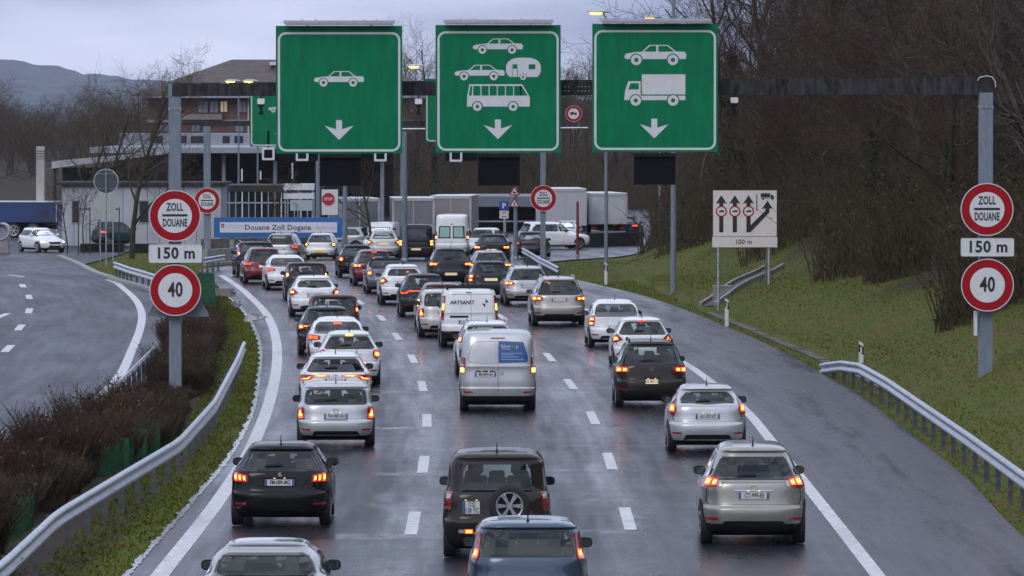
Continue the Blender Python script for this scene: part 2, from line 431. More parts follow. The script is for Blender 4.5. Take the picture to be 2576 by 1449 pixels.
# ------------------------------------------------------------------ wet asphalt
def asphalt(name, tracks=None, base=(0.0185, 0.0198, 0.028), r0=0.18, r1=0.43, spec=.16):
    m = bpy.data.materials.new(name); m.use_nodes = True
    nt = m.node_tree; b = nt.nodes['Principled BSDF']
    b.inputs['Specular IOR Level'].default_value = spec
    uv = nt.nodes.new('ShaderNodeUVMap'); uv.uv_map = 'lane'
    tc = nt.nodes.new('ShaderNodeTexCoord')
    def nz(scale, det, vec, st=None):
        n = nt.nodes.new('ShaderNodeTexNoise'); n.inputs['Scale'].default_value = scale; n.inputs['Detail'].default_value = det
        if st:
            mp = nt.nodes.new('ShaderNodeMapping'); mp.inputs['Scale'].default_value = st
            nt.links.new(vec, mp.inputs[0]); vec = mp.outputs[0]
        nt.links.new(vec, n.inputs['Vector']); return n
    big = nz(0.35, 5, uv.outputs[0], (1.6, 0.2, 1))
    streak = nz(1.0, 6, uv.outputs[0], (3.2, 0.11, 1))
    cross = nz(1.0, 5, uv.outputs[0], (0.3, .8, 1))
    fine = nz(14, 4, tc.outputs['Object'])
    def mth(op, a, b2=None, c=None, clamp=False):
        n = nt.nodes.new('ShaderNodeMath'); n.operation = op; n.use_clamp = clamp
        for i, v in enumerate((a, b2, c)):
            if v is None: continue
            if isinstance(v, (int, float)): n.inputs[i].default_value = v
            else: nt.links.new(v, n.inputs[i])
        return n.outputs[0]
    s = mth('ADD', mth('MULTIPLY', big.outputs['Fac'], 0.45), mth('MULTIPLY', streak.outputs['Fac'], 0.40))
    s = mth('ADD', s, mth('MULTIPLY', cross.outputs['Fac'], 0.15))
    # tyres wipe two tracks per lane dry of standing water
    if tracks:
        sep = nt.nodes.new('ShaderNodeSeparateXYZ'); nt.links.new(uv.outputs[0], sep.inputs[0])
        ph = mth('MULTIPLY', mth('SUBTRACT', sep.outputs[0], tracks[0]), 2 * math.pi * 2 / tracks[1])
        wv = mth('MULTIPLY', mth('COSINE', ph), 0.055)
        s = mth('ADD', s, wv)
    mr = nt.nodes.new('ShaderNodeMapRange'); mr.inputs['From Min'].default_value = 0.36; mr.inputs['From Max'].default_value = 0.64
    mr.inputs['To Min'].default_value = r1; mr.inputs['To Max'].default_value = r0
    nt.links.new(s, mr.inputs[0]); nt.links.new(mr.outputs[0], b.inputs['Roughness'])
    rp = nt.nodes.new('ShaderNodeValToRGB')
    rp.color_ramp.elements[0].position = 0.38; rp.color_ramp.elements[0].color = (*[c * 0.75 for c in base], 1)
    rp.color_ramp.elements[1].position = 0.64; rp.color_ramp.elements[1].color = (*[c * 1.35 for c in base], 1)
    mixf = mth('ADD', mth('MULTIPLY', big.outputs['Fac'], 0.75), mth('MULTIPLY', fine.outputs['Fac'], 0.25))
    nt.links.new(mixf, rp.inputs[0]); nt.links.new(rp.outputs[0], b.inputs['Base Color'])
    bp = nt.nodes.new('ShaderNodeBump'); bp.inputs['Strength'].default_value = 0.10; bp.inputs['Distance'].default_value = 0.012
    nt.links.new(fine.outputs['Fac'], bp.inputs['Height']); nt.links.new(bp.outputs[0], b.inputs['Normal'])
    return m

def strip(name, ys, xl, xr, dz, mat_, parent=None, ncross=1, ref=None, jag=0.0, seed=1):
    rr = random.Random(seed)
    vs, fs, uvs = [], [], []
    for y in ys:
        a, b2 = float(xl(y)), float(xr(y))
        a += rr.uniform(-jag, jag); b2 += rr.uniform(-jag, jag)
        for i in range(ncross + 1):
            x = a + (b2 - a) * i / ncross
            vs.append((x, y, zr(y) + dz)); uvs.append((x - (float(ref(y)) if ref else 0), y))
    w = ncross + 1
    for j in range(len(ys) - 1):
        for i in range(ncross): fs.append((j * w + i, j * w + i + 1, (j + 1) * w + i + 1, (j + 1) * w + i))
    o = mesh_obj(name, vs, fs, mat_, parent)
    uvl = o.data.uv_layers.new(name='lane')
    for lp in o.data.loops: uvl.data[lp.index].uv = uvs[lp.vertex_index]
    return o

YR = [-400, -200, -80, -30, 0] + list(np.arange(28, 400, 2.0)) + list(np.arange(400, 641, 15))
road = struct(strip('road', YR, EDGE_L, EDGE_R, 0.0, asphalt('wet_asphalt', (0.0, 3.83)), ncross=14, ref=DIV1))
opp = struct(strip('opposite_road', [-400, -80, 0] + list(np.arange(28, 372, 2.0)), lambda y: -60, lambda y: float(OPP_R(y)) + 1.1 * smooth01(120, 150, y) + 0.9 * smooth01(200, 220, y), 0.0, asphalt('wet_asphalt_pale', None, (0.024, 0.026, 0.037), 0.33, 0.47, .09), ncross=6, ref=OPP_R))
yard = struct(strip('yard', [370, 372, 400, 480, 600, 640], lambda y: -60, lambda y: EDGE_L(y) - .01, 0.0, MATS.get('x') or asphalt('yard_asphalt', None, (0.024, 0.026, 0.034), .3, .55, .08), ncross=4))
strip('edge_line', list(np.arange(28, 282, 1.5)), lambda y: LINE_L(y) - 0.15, lambda y: LINE_L(y) + 0.15, 0.006, M_PAINT, road)
strip('edge_line', list(np.arange(28, 256, 1.5)), lambda y: LINE_R(y) - 0.125, lambda y: LINE_R(y) + 0.125, 0.006, M_PAINT, road)
strip('edge_line', list(np.arange(60, 272, 1.5)), lambda y: OPP_R(y) - 0.14, lambda y: OPP_R(y) + 0.14, 0.006, M_PAINT, opp)
per = 18.26
for crv, y0, y1, w in ((DIV1, 106.0 - per * 3, 250, 0.11), (DIV2, 107.2 - per * 3, 224, 0.11)):
    y = y0
    while y < y1:
        strip('lane_dash', list(np.linspace(y, y + 6.1, 4)), lambda q: crv(q) - w, lambda q: crv(q) + w, 0.006, M_PAINT, road)
        y += per
for px, py in ((20, 877), (50, 824), (73, 782), (73, 747), (57, 719), (40, 694)):
    c = G(px, py); a = math.atan2(-float(OPP_R(c.y + 1) - OPP_R(c.y - 1)), 2)
    strip('lane_dash', list(np.linspace(c.y - 2.8, c.y + 2.8, 4)), lambda q: c.x - 0.13 - (q - c.y) * math.tan(a), lambda q: c.x + 0.13 - (q - c.y) * math.tan(a), 0.006, M_PAINT, opp)
c = G(4, 795)
strip('lane_dash', [c.y - 2.8, c.y + 2.8], lambda q: c.x - 0.13, lambda q: c.x + 0.13, 0.006, M_PAINT, opp)
# pale, glossy, unevenly toned strip along the ragged left rim of the asphalt
M_PALERIM = mat('pale_rim', (0.24, 0.24, 0.25), 0.15, var=0.6, vscale=4, rvar=0.1, spec=0.5)
rim = strip('rim_strip', list(np.arange(80, 256, 0.3)), lambda y: EDGE_L(y) - 0.03 - 0.05 * math.sin(y * .8) ** 2 - .04 * math.sin(y * 2.9 + 1) ** 2, lambda y: EDGE_L(y) + 0.03, 0.012, M_PALERIM, road, jag=0.028, seed=3)
for px, py, a, b2 in ((550, 738, 1.3, 0.75), (575, 768, 1.0, 0.5), (636, 800, 0.9, 0.4)):
    c = G(px, py); pts = []
    for k in range(26):
        t = 2 * math.pi * k / 26; q = 1 + 0.22 * math.sin(3 * t + px) + 0.12 * math.sin(7 * t)
        pts.append((c.x + math.cos(t) * b2 * q, c.y + math.sin(t) * a * 4.4 * q, c.z + 0.016))
    mesh_obj('puddle', pts, [tuple(range(26))], mat('standing_water', (0.05, 0.052, 0.06), 0.03), road)
# films of water drawn across the lanes beside the dashes
M_FILM = bpy.data.materials.new('water_film'); M_FILM.use_nodes = True
_n = M_FILM.node_tree; _b = _n.nodes['Principled BSDF']; _b.inputs['Base Color'].default_value = (.05, .052, .06, 1); _b.inputs['Roughness'].default_value = .13; _b.inputs['Specular IOR Level'].default_value = .4
_t = _n.nodes.new('ShaderNodeBsdfTransparent'); _m = _n.nodes.new('ShaderNodeMixShader'); _a = _n.nodes.new('ShaderNodeAttribute'); _a.attribute_name = 'depth'
_o = _n.nodes.new('ShaderNodeTexNoise'); _o.inputs['Scale'].default_value = 1.6; _o.inputs['Detail'].default_value = 5
_c = _n.nodes.new('ShaderNodeTexCoord'); _p = _n.nodes.new('ShaderNodeMapping'); _p.inputs['Scale'].default_value = (1.6, .5, 1)
_n.links.new(_c.outputs['Object'], _p.inputs[0]); _n.links.new(_p.outputs[0], _o.inputs['Vector'])
_r = _n.nodes.new('ShaderNodeMapRange'); _r.inputs[1].default_value = .36; _r.inputs[2].default_value = .64
_n.links.new(_o.outputs['Fac'], _r.inputs[0])
_x = _n.nodes.new('ShaderNodeMath'); _x.operation = 'MULTIPLY'; _n.links.new(_a.outputs['Fac'], _x.inputs[0]); _n.links.new(_r.outputs[0], _x.inputs[1])
_n.links.new(_x.outputs[0], _m.inputs[0]); _n.links.new(_t.outputs[0], _m.inputs[1]); _n.links.new(_b.outputs[0], _m.inputs[2])
_n.links.new(_m.outputs[0], _n.nodes['Material Output'].inputs['Surface'])
def soft_film(x0, y0, wx, wy, k, dz=.003):
    """thin film of standing water that runs out to nothing at its rim"""
    nx_, ny_ = 9, 9; vs = []; al = []
    for j in range(ny_):
        for i in range(nx_):
            u, v = i / (nx_ - 1) * 2 - 1, j / (ny_ - 1) * 2 - 1; y = y0 + v * wy
            vs.append((x0 + u * wx, y, zr(y) + dz)); al.append(max(0., 1 - abs(u) ** 2) * max(0., 1 - abs(v) ** 2) * k)
    o = mesh_obj('water_film', vs, [(j * nx_ + i, j * nx_ + i + 1, (j + 1) * nx_ + i + 1, (j + 1) * nx_ + i) for j in range(ny_ - 1) for i in range(nx_ - 1)], M_FILM, road)
    o.data.attributes.new('depth', 'FLOAT', 'POINT').data.foreach_set('value', al)
rr_ = random.Random(4)
for crv, y0 in ((DIV1, 106.0 - per), (DIV2, 107.2 - per)):
    for k in range(8):
        yb = y0 + k * per
        soft_film(float(crv(yb)) - rr_.uniform(.3, .7), yb - .5, rr_.uniform(.9, 1.6), rr_.uniform(.6, 1.1), .9)
        soft_film(float(crv(yb + 3)) + .05, yb + 3, .42, 4.5, .75, .0034)
        soft_film(float(crv(yb + 9)) + rr_.uniform(-.5, .5), yb + 9, rr_.uniform(.6, 1.2), rr_.uniform(3, 6), .55, .0038)
# verge kerb on the opposite side, kerb of the grass island
def kerb(name, pix, w=0.3, h=0.13, label=None, cat='kerb', mat_=None):
    pts = [G(*p) for p in pix]; b = MB()
    for p, q in zip(pts[:-1], pts[1:]): b.beam((p.x, p.y, p.z + h / 2), (q.x, q.y, q.z + h / 2), w, h)
    return b.build(name, mat_ or M_CONC, None)
struct(kerb('kerb', [(150, 648), (190, 664), (240, 690), (300, 710), (345, 722), (390, 735)], 0.35, 0.14))
struct(kerb('kerb', [(520, 668), (600, 661), (660, 655), (700, 651)], 0.3, 0.12))
# dark drainage gutter of slabs at the foot of the right bank
gut = struct(mesh_obj('gutter', [], [], None)); bpy.data.objects.remove(gut)
gutter = thing('drain_gutter', 'narrow slab gutter at the foot of the right grass bank', 'gutter')
M_SLAB = mat('old_concrete_slab', (0.075, 0.07, 0.055), 0.7, var=0.4, vscale=4, bump=0.2)
yy = 140.0; k = 0
while yy < 226:
    x = float(TOE(yy)) - 0.15; x2 = float(TOE(yy + 1.9)) - 0.15
    MB().beam((x, yy, zr(yy) - .05 + RND.uniform(-.025, .02)), (x2, yy + 1.9, zr(yy) - .05 + RND.uniform(-.025, .02)), 0.30, 0.08).build('slab', M_SLAB, gutter)
    yy += 2.0
# far hills
def ridge(name, Y, depth, prof, m):
    vs, fs = [], []
    N = 220; rr = random.Random(5)
    xs_ = np.linspace(-900, 900, N)
    hts = [float(np.interp(x, *zip(*prof))) * (1 + 0.04 * math.sin(x * 0.05) + 0.03 * math.sin(x * 0.13 + 2)) + rr.uniform(-0.8, 0.8) for x in xs_]
    for j in range(7):
        t = j / 6
        for x, h in zip(xs_, hts): vs.append((x, Y + depth * t, -2 + (h + 2) * math.sin(math.pi * min(1, 0.02 + t) * 0.5) ** 0.9 + (rr.uniform(-1, 1) if 0 < j < 6 else 0)))
    for j in range(6):
        for i in range(N - 1): fs.append((j * N + i, j * N + i + 1, (j + 1) * N + i + 1, (j + 1) * N + i))
    return struct(mesh_obj(name, vs, fs, m, smooth=True))
M_HILL = mat('hazed_woodland', (0.052, 0.068, 0.108), 0.9, var=0.5, vscale=0.05)  # distance haze painted in as a bluish hill colour
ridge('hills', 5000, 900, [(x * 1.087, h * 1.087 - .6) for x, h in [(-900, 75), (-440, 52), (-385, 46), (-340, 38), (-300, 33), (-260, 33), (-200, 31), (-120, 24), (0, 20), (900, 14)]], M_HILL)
# ------------------------------------------------------------------ gantries, road signs, rails, lamps
class Face:
    """a vertical board facing the traffic: converts survey pixels to metres on its own plane"""
    def __init__(self, px, py, Y): self.c = AT(px, py, Y); self.px, self.py, self.s, self.Y = px, py, Y / FPX, Y
    def __call__(self, px, py): return ((px - self.px) * self.s, -(py - self.py) * self.s)
    def pts(self, L): return [self(*p) for p in L]

def pict_car(x0, y0, x1, y1):
    """saloon pictogram facing left, as pixel polygons: (white bodies, green cut-outs, white wheels, green hubs)"""
    def q(L): return [(x0 + (x1 - x0) * a, y1 - (y1 - y0) * b) for a, b in L]
    body = q([(0, .45), (.02, .56), (.16, .64), (.28, .66), (.40, 1.0), (.70, 1.0), (.83, .68), (.97, .66), (1, .52), (.985, .30), (.03, .30), (.0, .38)])
    win = [q([(.31, .67), (.415, .95), (.51, .95), (.51, .67)]), q([(.545, .67), (.545, .95), (.69, .95), (.80, .67)])]
    w, h = x1 - x0, y1 - y0
    wc = [(x0 + .19 * w, y1 - .26 * h), (x0 + .78 * w, y1 - .26 * h)]; r = .26 * h
    return [body], win + [circle(*c, r * 1.22, 20) for c in wc], [circle(*c, r, 20) for c in wc], [circle(*c, r * .42, 12) for c in wc]
def pict_truck(x0, y0, x1, y1):
    def q(L): return [(x0 + (x1 - x0) * a, y1 - (y1 - y0) * b) for a, b in L]
    w, h = x1 - x0, y1 - y0
    box = q([(.29, .36), (1, .36), (1, 1), (.29, 1)])
    cab = q([(0, .18), (.02, .50), (.07, .78), (.27, .78), (.27, .32), (1, .32), (1, .18)])
    win = [q([(.07, .52), (.105, .72), (.24, .72), (.24, .52)])]
    wc = [(x0 + .19 * w, y1 - .17 * h), (x0 + .80 * w, y1 - .17 * h)]; r = .17 * h
    return [box, cab], win + [circle(*c, r * 1.2, 20) for c in wc], [circle(*c, r, 20) for c in wc], [circle(*c, r * .4, 12) for c in wc]
def pict_bus(x0, y0, x1, y1):
    def q(L): return [(x0 + (x1 - x0) * a, y1 - (y1 - y0) * b) for a, b in L]
    w, h = x1 - x0, y1 - y0
    body = q([(0, .17), (.005, .56), (.04, 1), (.88, 1), (1, .52), (1, .17)])
    win = [q([(.03, .58), (.055, .94), (.085, .94), (.075, .58)])]
    for k in range(6):
        a = .10 + k * .13
        win.append(q([(a, .58), (a, .94), (a + .115, .94), (a + .115, .58)]))
    win.append(q([(.845, .58), (.845, .94), (.87, .94), (.965, .58)]))
    wc = [(x0 + .165 * w, y1 - .17 * h), (x0 + .735 * w, y1 - .17 * h)]; r = .165 * h
    return [body], win + [circle(*c, r * 1.25, 20) for c in wc], [circle(*c, r, 20) for c in wc], [circle(*c, r * .4, 12) for c in wc]
def pict_caravan(x0, y0, x1, y1):
    w, h = x1 - x0, y1 - y0
    body = []
    for k in range(40):
        t = 2 * math.pi * k / 40; c, s = math.cos(t), math.sin(t)
        body.append((x0 + w * (.5 + .5 * abs(c) ** .75 * (1 if c > 0 else -1)), y1 - h * max(.13, .5 + .5 * abs(s) ** .8 * (1 if s > 0 else -1))))
    cut = [[(x0 + .17 * w, y1 - .10 * h), (x0 + .17 * w, y1 - .72 * h), (x0 + .185 * w, y1 - .72 * h), (x0 + .185 * w, y1 - .10 * h)],
           [(x0 + .32 * w, y1 - .10 * h), (x0 + .32 * w, y1 - .72 * h), (x0 + .335 * w, y1 - .72 * h), (x0 + .335 * w, y1 - .10 * h)],
           [(x0 + .2 * w, y1 - .5 * h), (x0 + .2 * w, y1 - .70 * h), (x0 + .31 * w, y1 - .70 * h), (x0 + .31 * w, y1 - .5 * h)],
           [(x0 + .65 * w, y1 - .48 * h), (x0 + .65 * w, y1 - .70 * h), (x0 + .84 * w, y1 - .70 * h), (x0 + .84 * w, y1 - .48 * h)],
           circle(x0 + .49 * w, y1 - .13 * h, .16 * h, 20)]
    return [body], cut, [circle(x0 + .49 * w, y1 - .13 * h, .135 * h, 20)], [circle(x0 + .49 * w, y1 - .13 * h, .055 * h, 12)]

def green_sign(x0, y0, x1, y1, Y, label, picts, arrow, lampbar=True, group='green lane signs on the front gantry'):
    cx, cy_ = (x0 + x1) / 2, (y0 + y1) / 2
    F = Face(cx, cy_, Y)
    t = thing('lane_sign', label, 'road sign', F.c, 0, group)
    (a, b), (c, d) = F(x0, y1), F(x1, y0)
    m = MB(); n = 11
    for k in range(n):
        z0, z1 = b + (d - b) * k / n, b + (d - b) * (k + 1) / n
        m.box(a, c, 0, 0.05, z0 + 0.0015, z1 - 0.0015)
    m.box(a + .01, c - .01, 0.004, 0.045, b + .01, d - .01)
    for k in range(4): m.box(a + .25, c - .25, 0.05, 0.11, b + (d - b) * (k + .5) / 4 - .03, b + (d - b) * (k + .5) / 4 + .03)
    m.build('panel', M_GREEN, t)
    px = (x1 - x0) / 318
    o = rrect(*F(x0 + 5 * px, 0)[:1], F(x1 - 5 * px, 0)[0], F(0, y1 - 5 * px)[1], F(0, y0 + 16 * px)[1], 0.21)
    MB().ring(o, inset(o, 5.5 * px * F.s), -0.004, 0.003).build('border', M_WHITE, t)
    for nm, pc in picts:
        bod, cut, wh, hub = pc
        p = MB(); [p.poly(F.pts(q), -0.004, 0.003) for q in bod]; po = p.build(nm, M_WHITE, t)
        p = MB(); [p.poly(F.pts(q), -0.008, 0.003) for q in cut]; p.build('cut_out', M_GREEN, po)
        p = MB(); [p.poly(F.pts(q), -0.012, 0.003) for q in wh]; p.build('wheel', M_WHITE, po)
        p = MB(); [p.poly(F.pts(q), -0.016, 0.003) for q in hub]; p.build('hub', M_GREEN, po)
    if arrow:
        ax, ay = arrow
        MB().poly(F.pts([(ax - 7.5 * px, ay - 50 * px), (ax + 7.5 * px, ay - 50 * px), (ax + 7.5 * px, ay - 27 * px), (ax + 36.5 * px, ay - 36 * px), (ax, ay), (ax - 36.5 * px, ay - 36 * px), (ax - 7.5 * px, ay - 27 * px)]), -0.004, 0.003).build('arrow', M_WHITE, t)
    if lampbar:
        l = MB(); (a2, zt) = F(x0 + 25, y0 - 12); (c2, zb) = F(x1 - 23, y0 - 1)
        l.box(a2, c2, -0.30, 0.08, zb, zt); l.box(a2 - .05, c2 + .05, -0.32, -0.26, zb + .04, zt + .01)
        for q in (.15, .28, .72, .85): l.box(a2 + (c2 - a2) * q - .02, a2 + (c2 - a2) * q + .02, -.1, -.04, zt, zt + .05)
        l.build('lamp_bar', mat('lamp_housing', (0.42, 0.42, 0.47), 0.5, 0.2, var=0.1), t)
        for q in (.2, .8):
            MB().box(a2 + (c2 - a2) * q - .02, a2 + (c2 - a2) * q + .02, 0.02, 0.10, b, zt - .02).build('bracket', M_BEAM, t)
    return t

YL, YRG = 157.2, 154.0
gantry = thing('sign_gantry', 'grey steel sign gantry spanning the queueing lanes nearest the camera', 'gantry')
pl, pr = AT(440, 240, YL), AT(2480, 235, YRG)
for (p, w, zb) in ((pl, .31, 0.0), (pr, .34, 0.2)):
    m = MB(); m.box(p.x - w / 2, p.x + w / 2, p.y - w / 2, p.y + w / 2, zb - .3, p.z + .02)
    m.box(p.x - w * .8, p.x + w * .8, p.y - w * .8, p.y + w * .8, zb - .3, zb + .04)
    m.build('post', M_POST, gantry)
    for zf in (2.9, p.z - .35):
        MB().box(p.x - w * .56, p.x + w * .56, p.y - w * .56, p.y + w * .56, zf - .02, zf + .02).build('flange', M_POST, gantry)
        for bx_ in (-.45, 0, .45): MB().bar((p.x + bx_ * w, p.y - w * .53, zf - .045), (p.x + bx_ * w, p.y - w * .53, zf + .045), .014, n=6).build('bolt', M_GALV, gantry)
def sl(px, py):
    Y = YL + (YRG - YL) * (px - 424) / (2498 - 424); return AT(px, py, Y)
m = MB(); vs = []
for px, t_, b_ in ((424, 211, 242), (2500, 196, 237)):
    T, B = sl(px, t_), sl(px, b_)
    vs += [(T.x, T.y - .15, B.z), (T.x, T.y + .15, B.z), (T.x, T.y + .15, T.z), (T.x, T.y - .15, T.z)]
m.add(vs, [(0, 1, 2, 3), (7, 6, 5, 4), (0, 4, 5, 1), (1, 5, 6, 2), (2, 6, 7, 3), (3, 7, 4, 0)])
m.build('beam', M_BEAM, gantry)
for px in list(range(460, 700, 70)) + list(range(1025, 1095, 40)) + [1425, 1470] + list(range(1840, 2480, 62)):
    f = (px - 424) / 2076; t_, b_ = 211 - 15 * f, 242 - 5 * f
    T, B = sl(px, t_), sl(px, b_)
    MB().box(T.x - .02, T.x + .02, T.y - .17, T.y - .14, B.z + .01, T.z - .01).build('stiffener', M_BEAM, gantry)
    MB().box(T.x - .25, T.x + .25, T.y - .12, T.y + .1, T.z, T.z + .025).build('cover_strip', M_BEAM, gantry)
m = MB(); T, B = sl(424, 211), sl(462, 242)
m.box(T.x - .005, B.x, T.y - .165, T.y + .165, B.z - .01, T.z + .012); m.build('end_cap', M_POST, gantry)
m = MB(); T, B = sl(2452, 193), sl(2503, 237)
m.box(T.x, B.x, T.y - .17, T.y + .17, B.z - .01, T.z - .02); m.build('end_cap', M_BEAM, gantry)
m = MB(); q = [sl(*p) for p in ((2458, 203), (2462, 195), (2480, 191), (2495, 194), (2502, 206), (2503, 220))]
for a, b in zip(q[:-1], q[1:]): m.bar(a + Vector((0, -.2, 0)), b + Vector((0, -.2, 0)), .012, n=5)
m.build('cable', M_WHITE, gantry)
m = MB()
for i in range(8):
    for j in range(2):
        if i == 2 or i == 3: continue
        p = sl(1421 + i * 8.6, 218 + j * 11); m.lathe_y([(-.162, .018), (-.175, .012), (-.176, .001)], (p.x, p.y, p.z), 8)
m.build('bolt_row', mat('bare_bolts', (.6, .55, .4), .4, .6), gantry)

SG = dict(Y=77.3)
green_sign(694, 65, 1012, 386, 155.2, 'green gantry sign with one white car above a down arrow', [('car_symbol', pict_car(790, 179, 916, 218))], (853, 352))
green_sign(1095.5, 63, 1410.5, 384, 154.6, 'green gantry sign with cars, caravan and bus symbols', [('car_symbol', pict_car(1189.5, 97, 1316, 135.5)), ('car_symbol', pict_car(1143.7, 163, 1270, 202)), ('caravan_symbol', pict_caravan(1273, 145, 1360.7, 201)), ('bus_symbol', pict_bus(1174.7, 212, 1332.7, 279.5))], (1252.6, 350))
green_sign(1490, 60, 1806, 382, 154.0, 'green gantry sign with car and lorry symbols', [('car_symbol', pict_car(1571, 113, 1727, 164)), ('truck_symbol', pict_truck(1570, 187, 1724, 266))], (1646, 348))

for (x0, x1, y0, y1, w, ys_) in ((805, 908, 388, 468, 'one car', 155.2), (1203, 1307, 387, 467, 'caravan and bus', 154.6), (1595, 1699, 385, 465, 'lorry', 154.0)):
    F = Face((x0 + x1) / 2, (y0 + y1) / 2, ys_ + .02)
    t = thing('lane_signal', 'dark blank lane signal panel hanging under the green %s sign' % w, 'signal panel', F.c, 0, 'lane signal panels on the front gantry')
    (a, b), (c, d) = F(x0, y1), F(x1, y0)
    MB().box(a, c, 0, .22, b, d).build('housing', M_BLACK, t)
    MB().box(a + .03, c - .03, -.006, 0.0, b + .03, d - .10).build('display', M_LED, t)
    MB().box(a - .01, a + .012, -.03, .02, b, d).box(c - .012, c + .01, -.03, .02, b, d).box(a, c, -.1, .0, d - .09, d - .075).build('hood', M_BLACK, t)
    MB().box(a + .2, a + .25, .05, .12, d, d + .35).box(c - .25, c - .2, .05, .12, d, d + .35).build('bracket', M_BEAM, t)

for px, py, lb in ((657, 265, 'left of the one-car sign'), (1053, 265, 'between the left and middle green signs'), (1847, 262, 'right of the lorry sign')):
    F = Face(px, py, 154.8)
    t = thing('traffic_camera', 'white traffic camera hanging from the gantry beam, %s' % lb, 'camera', F.c, 0, 'traffic cameras on the gantry')
    a = F(px - 9, py - 17); c = F(px + 9, py - 3)
    m = MB(); m.poly(rrect(a[0], c[0], c[1], a[1], .03), -.22, .42); m.build('hood', mat('white_plastic', (.7, .7, .72), .4), t)
    MB().lathe_y([(-.20, .001), (-.20, .075), (.1, .075)], (0, 0, .01), 14).build('lens', M_BLACK, t)
    MB().bar((0, 0, -.05), (0, .02, -.17), .03).box(-.05, .05, -.06, .06, -.24, -.15).bar((0, 0, .1), (0, .05, .26), .025).build('bracket', M_BLACK, t)
    m = MB(); m.bar((.05, 0, -.2), (.09, 0, -.32), .008, n=4).bar((.09, 0, -.32), (.04, .02, -.4), .008, n=4); m.build('cable', M_BLACK, t)

def round_sign(px, py, r, Y, label, kind, rim=1.06, group=None):
    F = Face(px, py, Y); R = r * F.s
    t = thing('round_sign', label, 'road sign', F.c, 0, group)
    MB().poly(circle(0, 0, R, 48), 0, .03).build('plate', M_BACK, t)
    MB().ring(circle(0, 0, R * .985, 48), circle(0, 0, R * .66, 48), -.005, .004).build('red_ring', M_RED, t)
    MB().poly(circle(0, 0, R * .665, 48), -.004, .003).build('face', M_SIGNW, t)
    MB().ring(circle(0, 0, R * 1.0, 48), circle(0, 0, R * .965, 48), -.012, .04).build('rim', M_WHITE, t)
    if kind == 'zoll':
        lettering('ZOLL', R * .42, M_INK, t, (0, -.009, R * .33), sx=.60, bold=.012 * R, spacing=1.08)
        lettering('DOUANE', R * .42, M_INK, t, (0, -.009, -R * .28), sx=.52, bold=.012 * R, spacing=1.06)
        MB().box(-R * .49, R * .49, -.009, -.005, -R * .025, R * .065).build('bar', M_INK, t)
    elif kind == 'truck':
        MB().poly([(-R * .42, -.1 * R), (R * .1, -.1 * R), (R * .1, .2 * R), (-R * .42, .2 * R)], -.009, .003).poly([(R * .14, -.1 * R), (R * .42, -.1 * R), (R * .38, .12 * R), (R * .14, .14 * R)], -.009, .003).poly(circle(-R * .25, -R * .12, R * .09, 12), -.0095, .003).poly(circle(R * .25, -R * .12, R * .09, 12), -.0095, .003).build('truck_symbol', M_INK, t)
    else:
        lettering(kind, R * .78, M_INK, t, (0, -.009, 0.0), sx=.72, bold=.02 * R, spacing=1.05)
    for sx in (-.3, .3): MB().box(sx * R - .02, sx * R + .02, .03, .07, -R * .5, R * .5).build('bracket', M_BACK, t)
    return t
def plaque(x0, x1, y0, y1, Y, txt, label, size=.40, m_=None):
    F = Face((x0 + x1) / 2, (y0 + y1) / 2, Y)
    t = thing('distance_plate', label, 'road sign', F.c)
    (a, b), (c, d) = F(x0, y1), F(x1, y0)
    MB().poly(rrect(a, c, b, d, .05), 0, .03).build('plate', m_ or M_SIGNW, t)
    o = rrect(a, c, b, d, .05); MB().ring(o, inset(o, .018), -.006, .02).build('rim', M_WHITE, t)
    lettering(txt, size, M_INK, t, (0, -.004, 0), sx=.95, bold=.012, spacing=1.08)
    MB().box(-.03, .03, .03, .1, -.12, .12).build('bracket', M_BACK, t)
    return t
for px, dy, Y, w, r in ((440, 0, 156.7, 'left', 65), (2483, -16, 153.5, 'right', 66.5)):
    round_sign(px, 543 + dy, r, Y, 'large red ringed ZOLL DOUANE sign on the %s gantry post' % w, 'zoll')
    plaque(px - 66, px + 68, 615 + dy, 661 + dy, Y, '150 m', 'white 150 m distance plate on the %s gantry post' % w, .40)
    round_sign(px + 1, 730 + dy * .8, r, Y - .02, 'red ringed 40 speed limit sign on the %s gantry post' % w, '40')
F = Face(449, 740, 157.0)
t = thing('warning_sign', 'back of a grey triangular sign behind the left 40 sign', 'road sign', F.c)
MB().poly(round_poly(F.pts([(369, 796), (528, 796), (449, 655)]), .05), 0, .02).build('plate', M_BACK, t)
o = round_poly(F.pts([(369, 796), (528, 796), (449, 655)]), .05); MB().ring(o, inset(o, .02), -.012, .03).build('rim', M_POST, t)
F = Face(2453, 812, 153.8); t = thing('post_cabinet', 'narrow white box fixed to the right gantry post', 'box', F.c)
MB().box(-.03, .05, -.1, .12, -.32, .3).build('case', M_SIGNW, t); MB().box(.05, .1, .0, .1, -.2, .2).build('bracket', M_BACK, t)

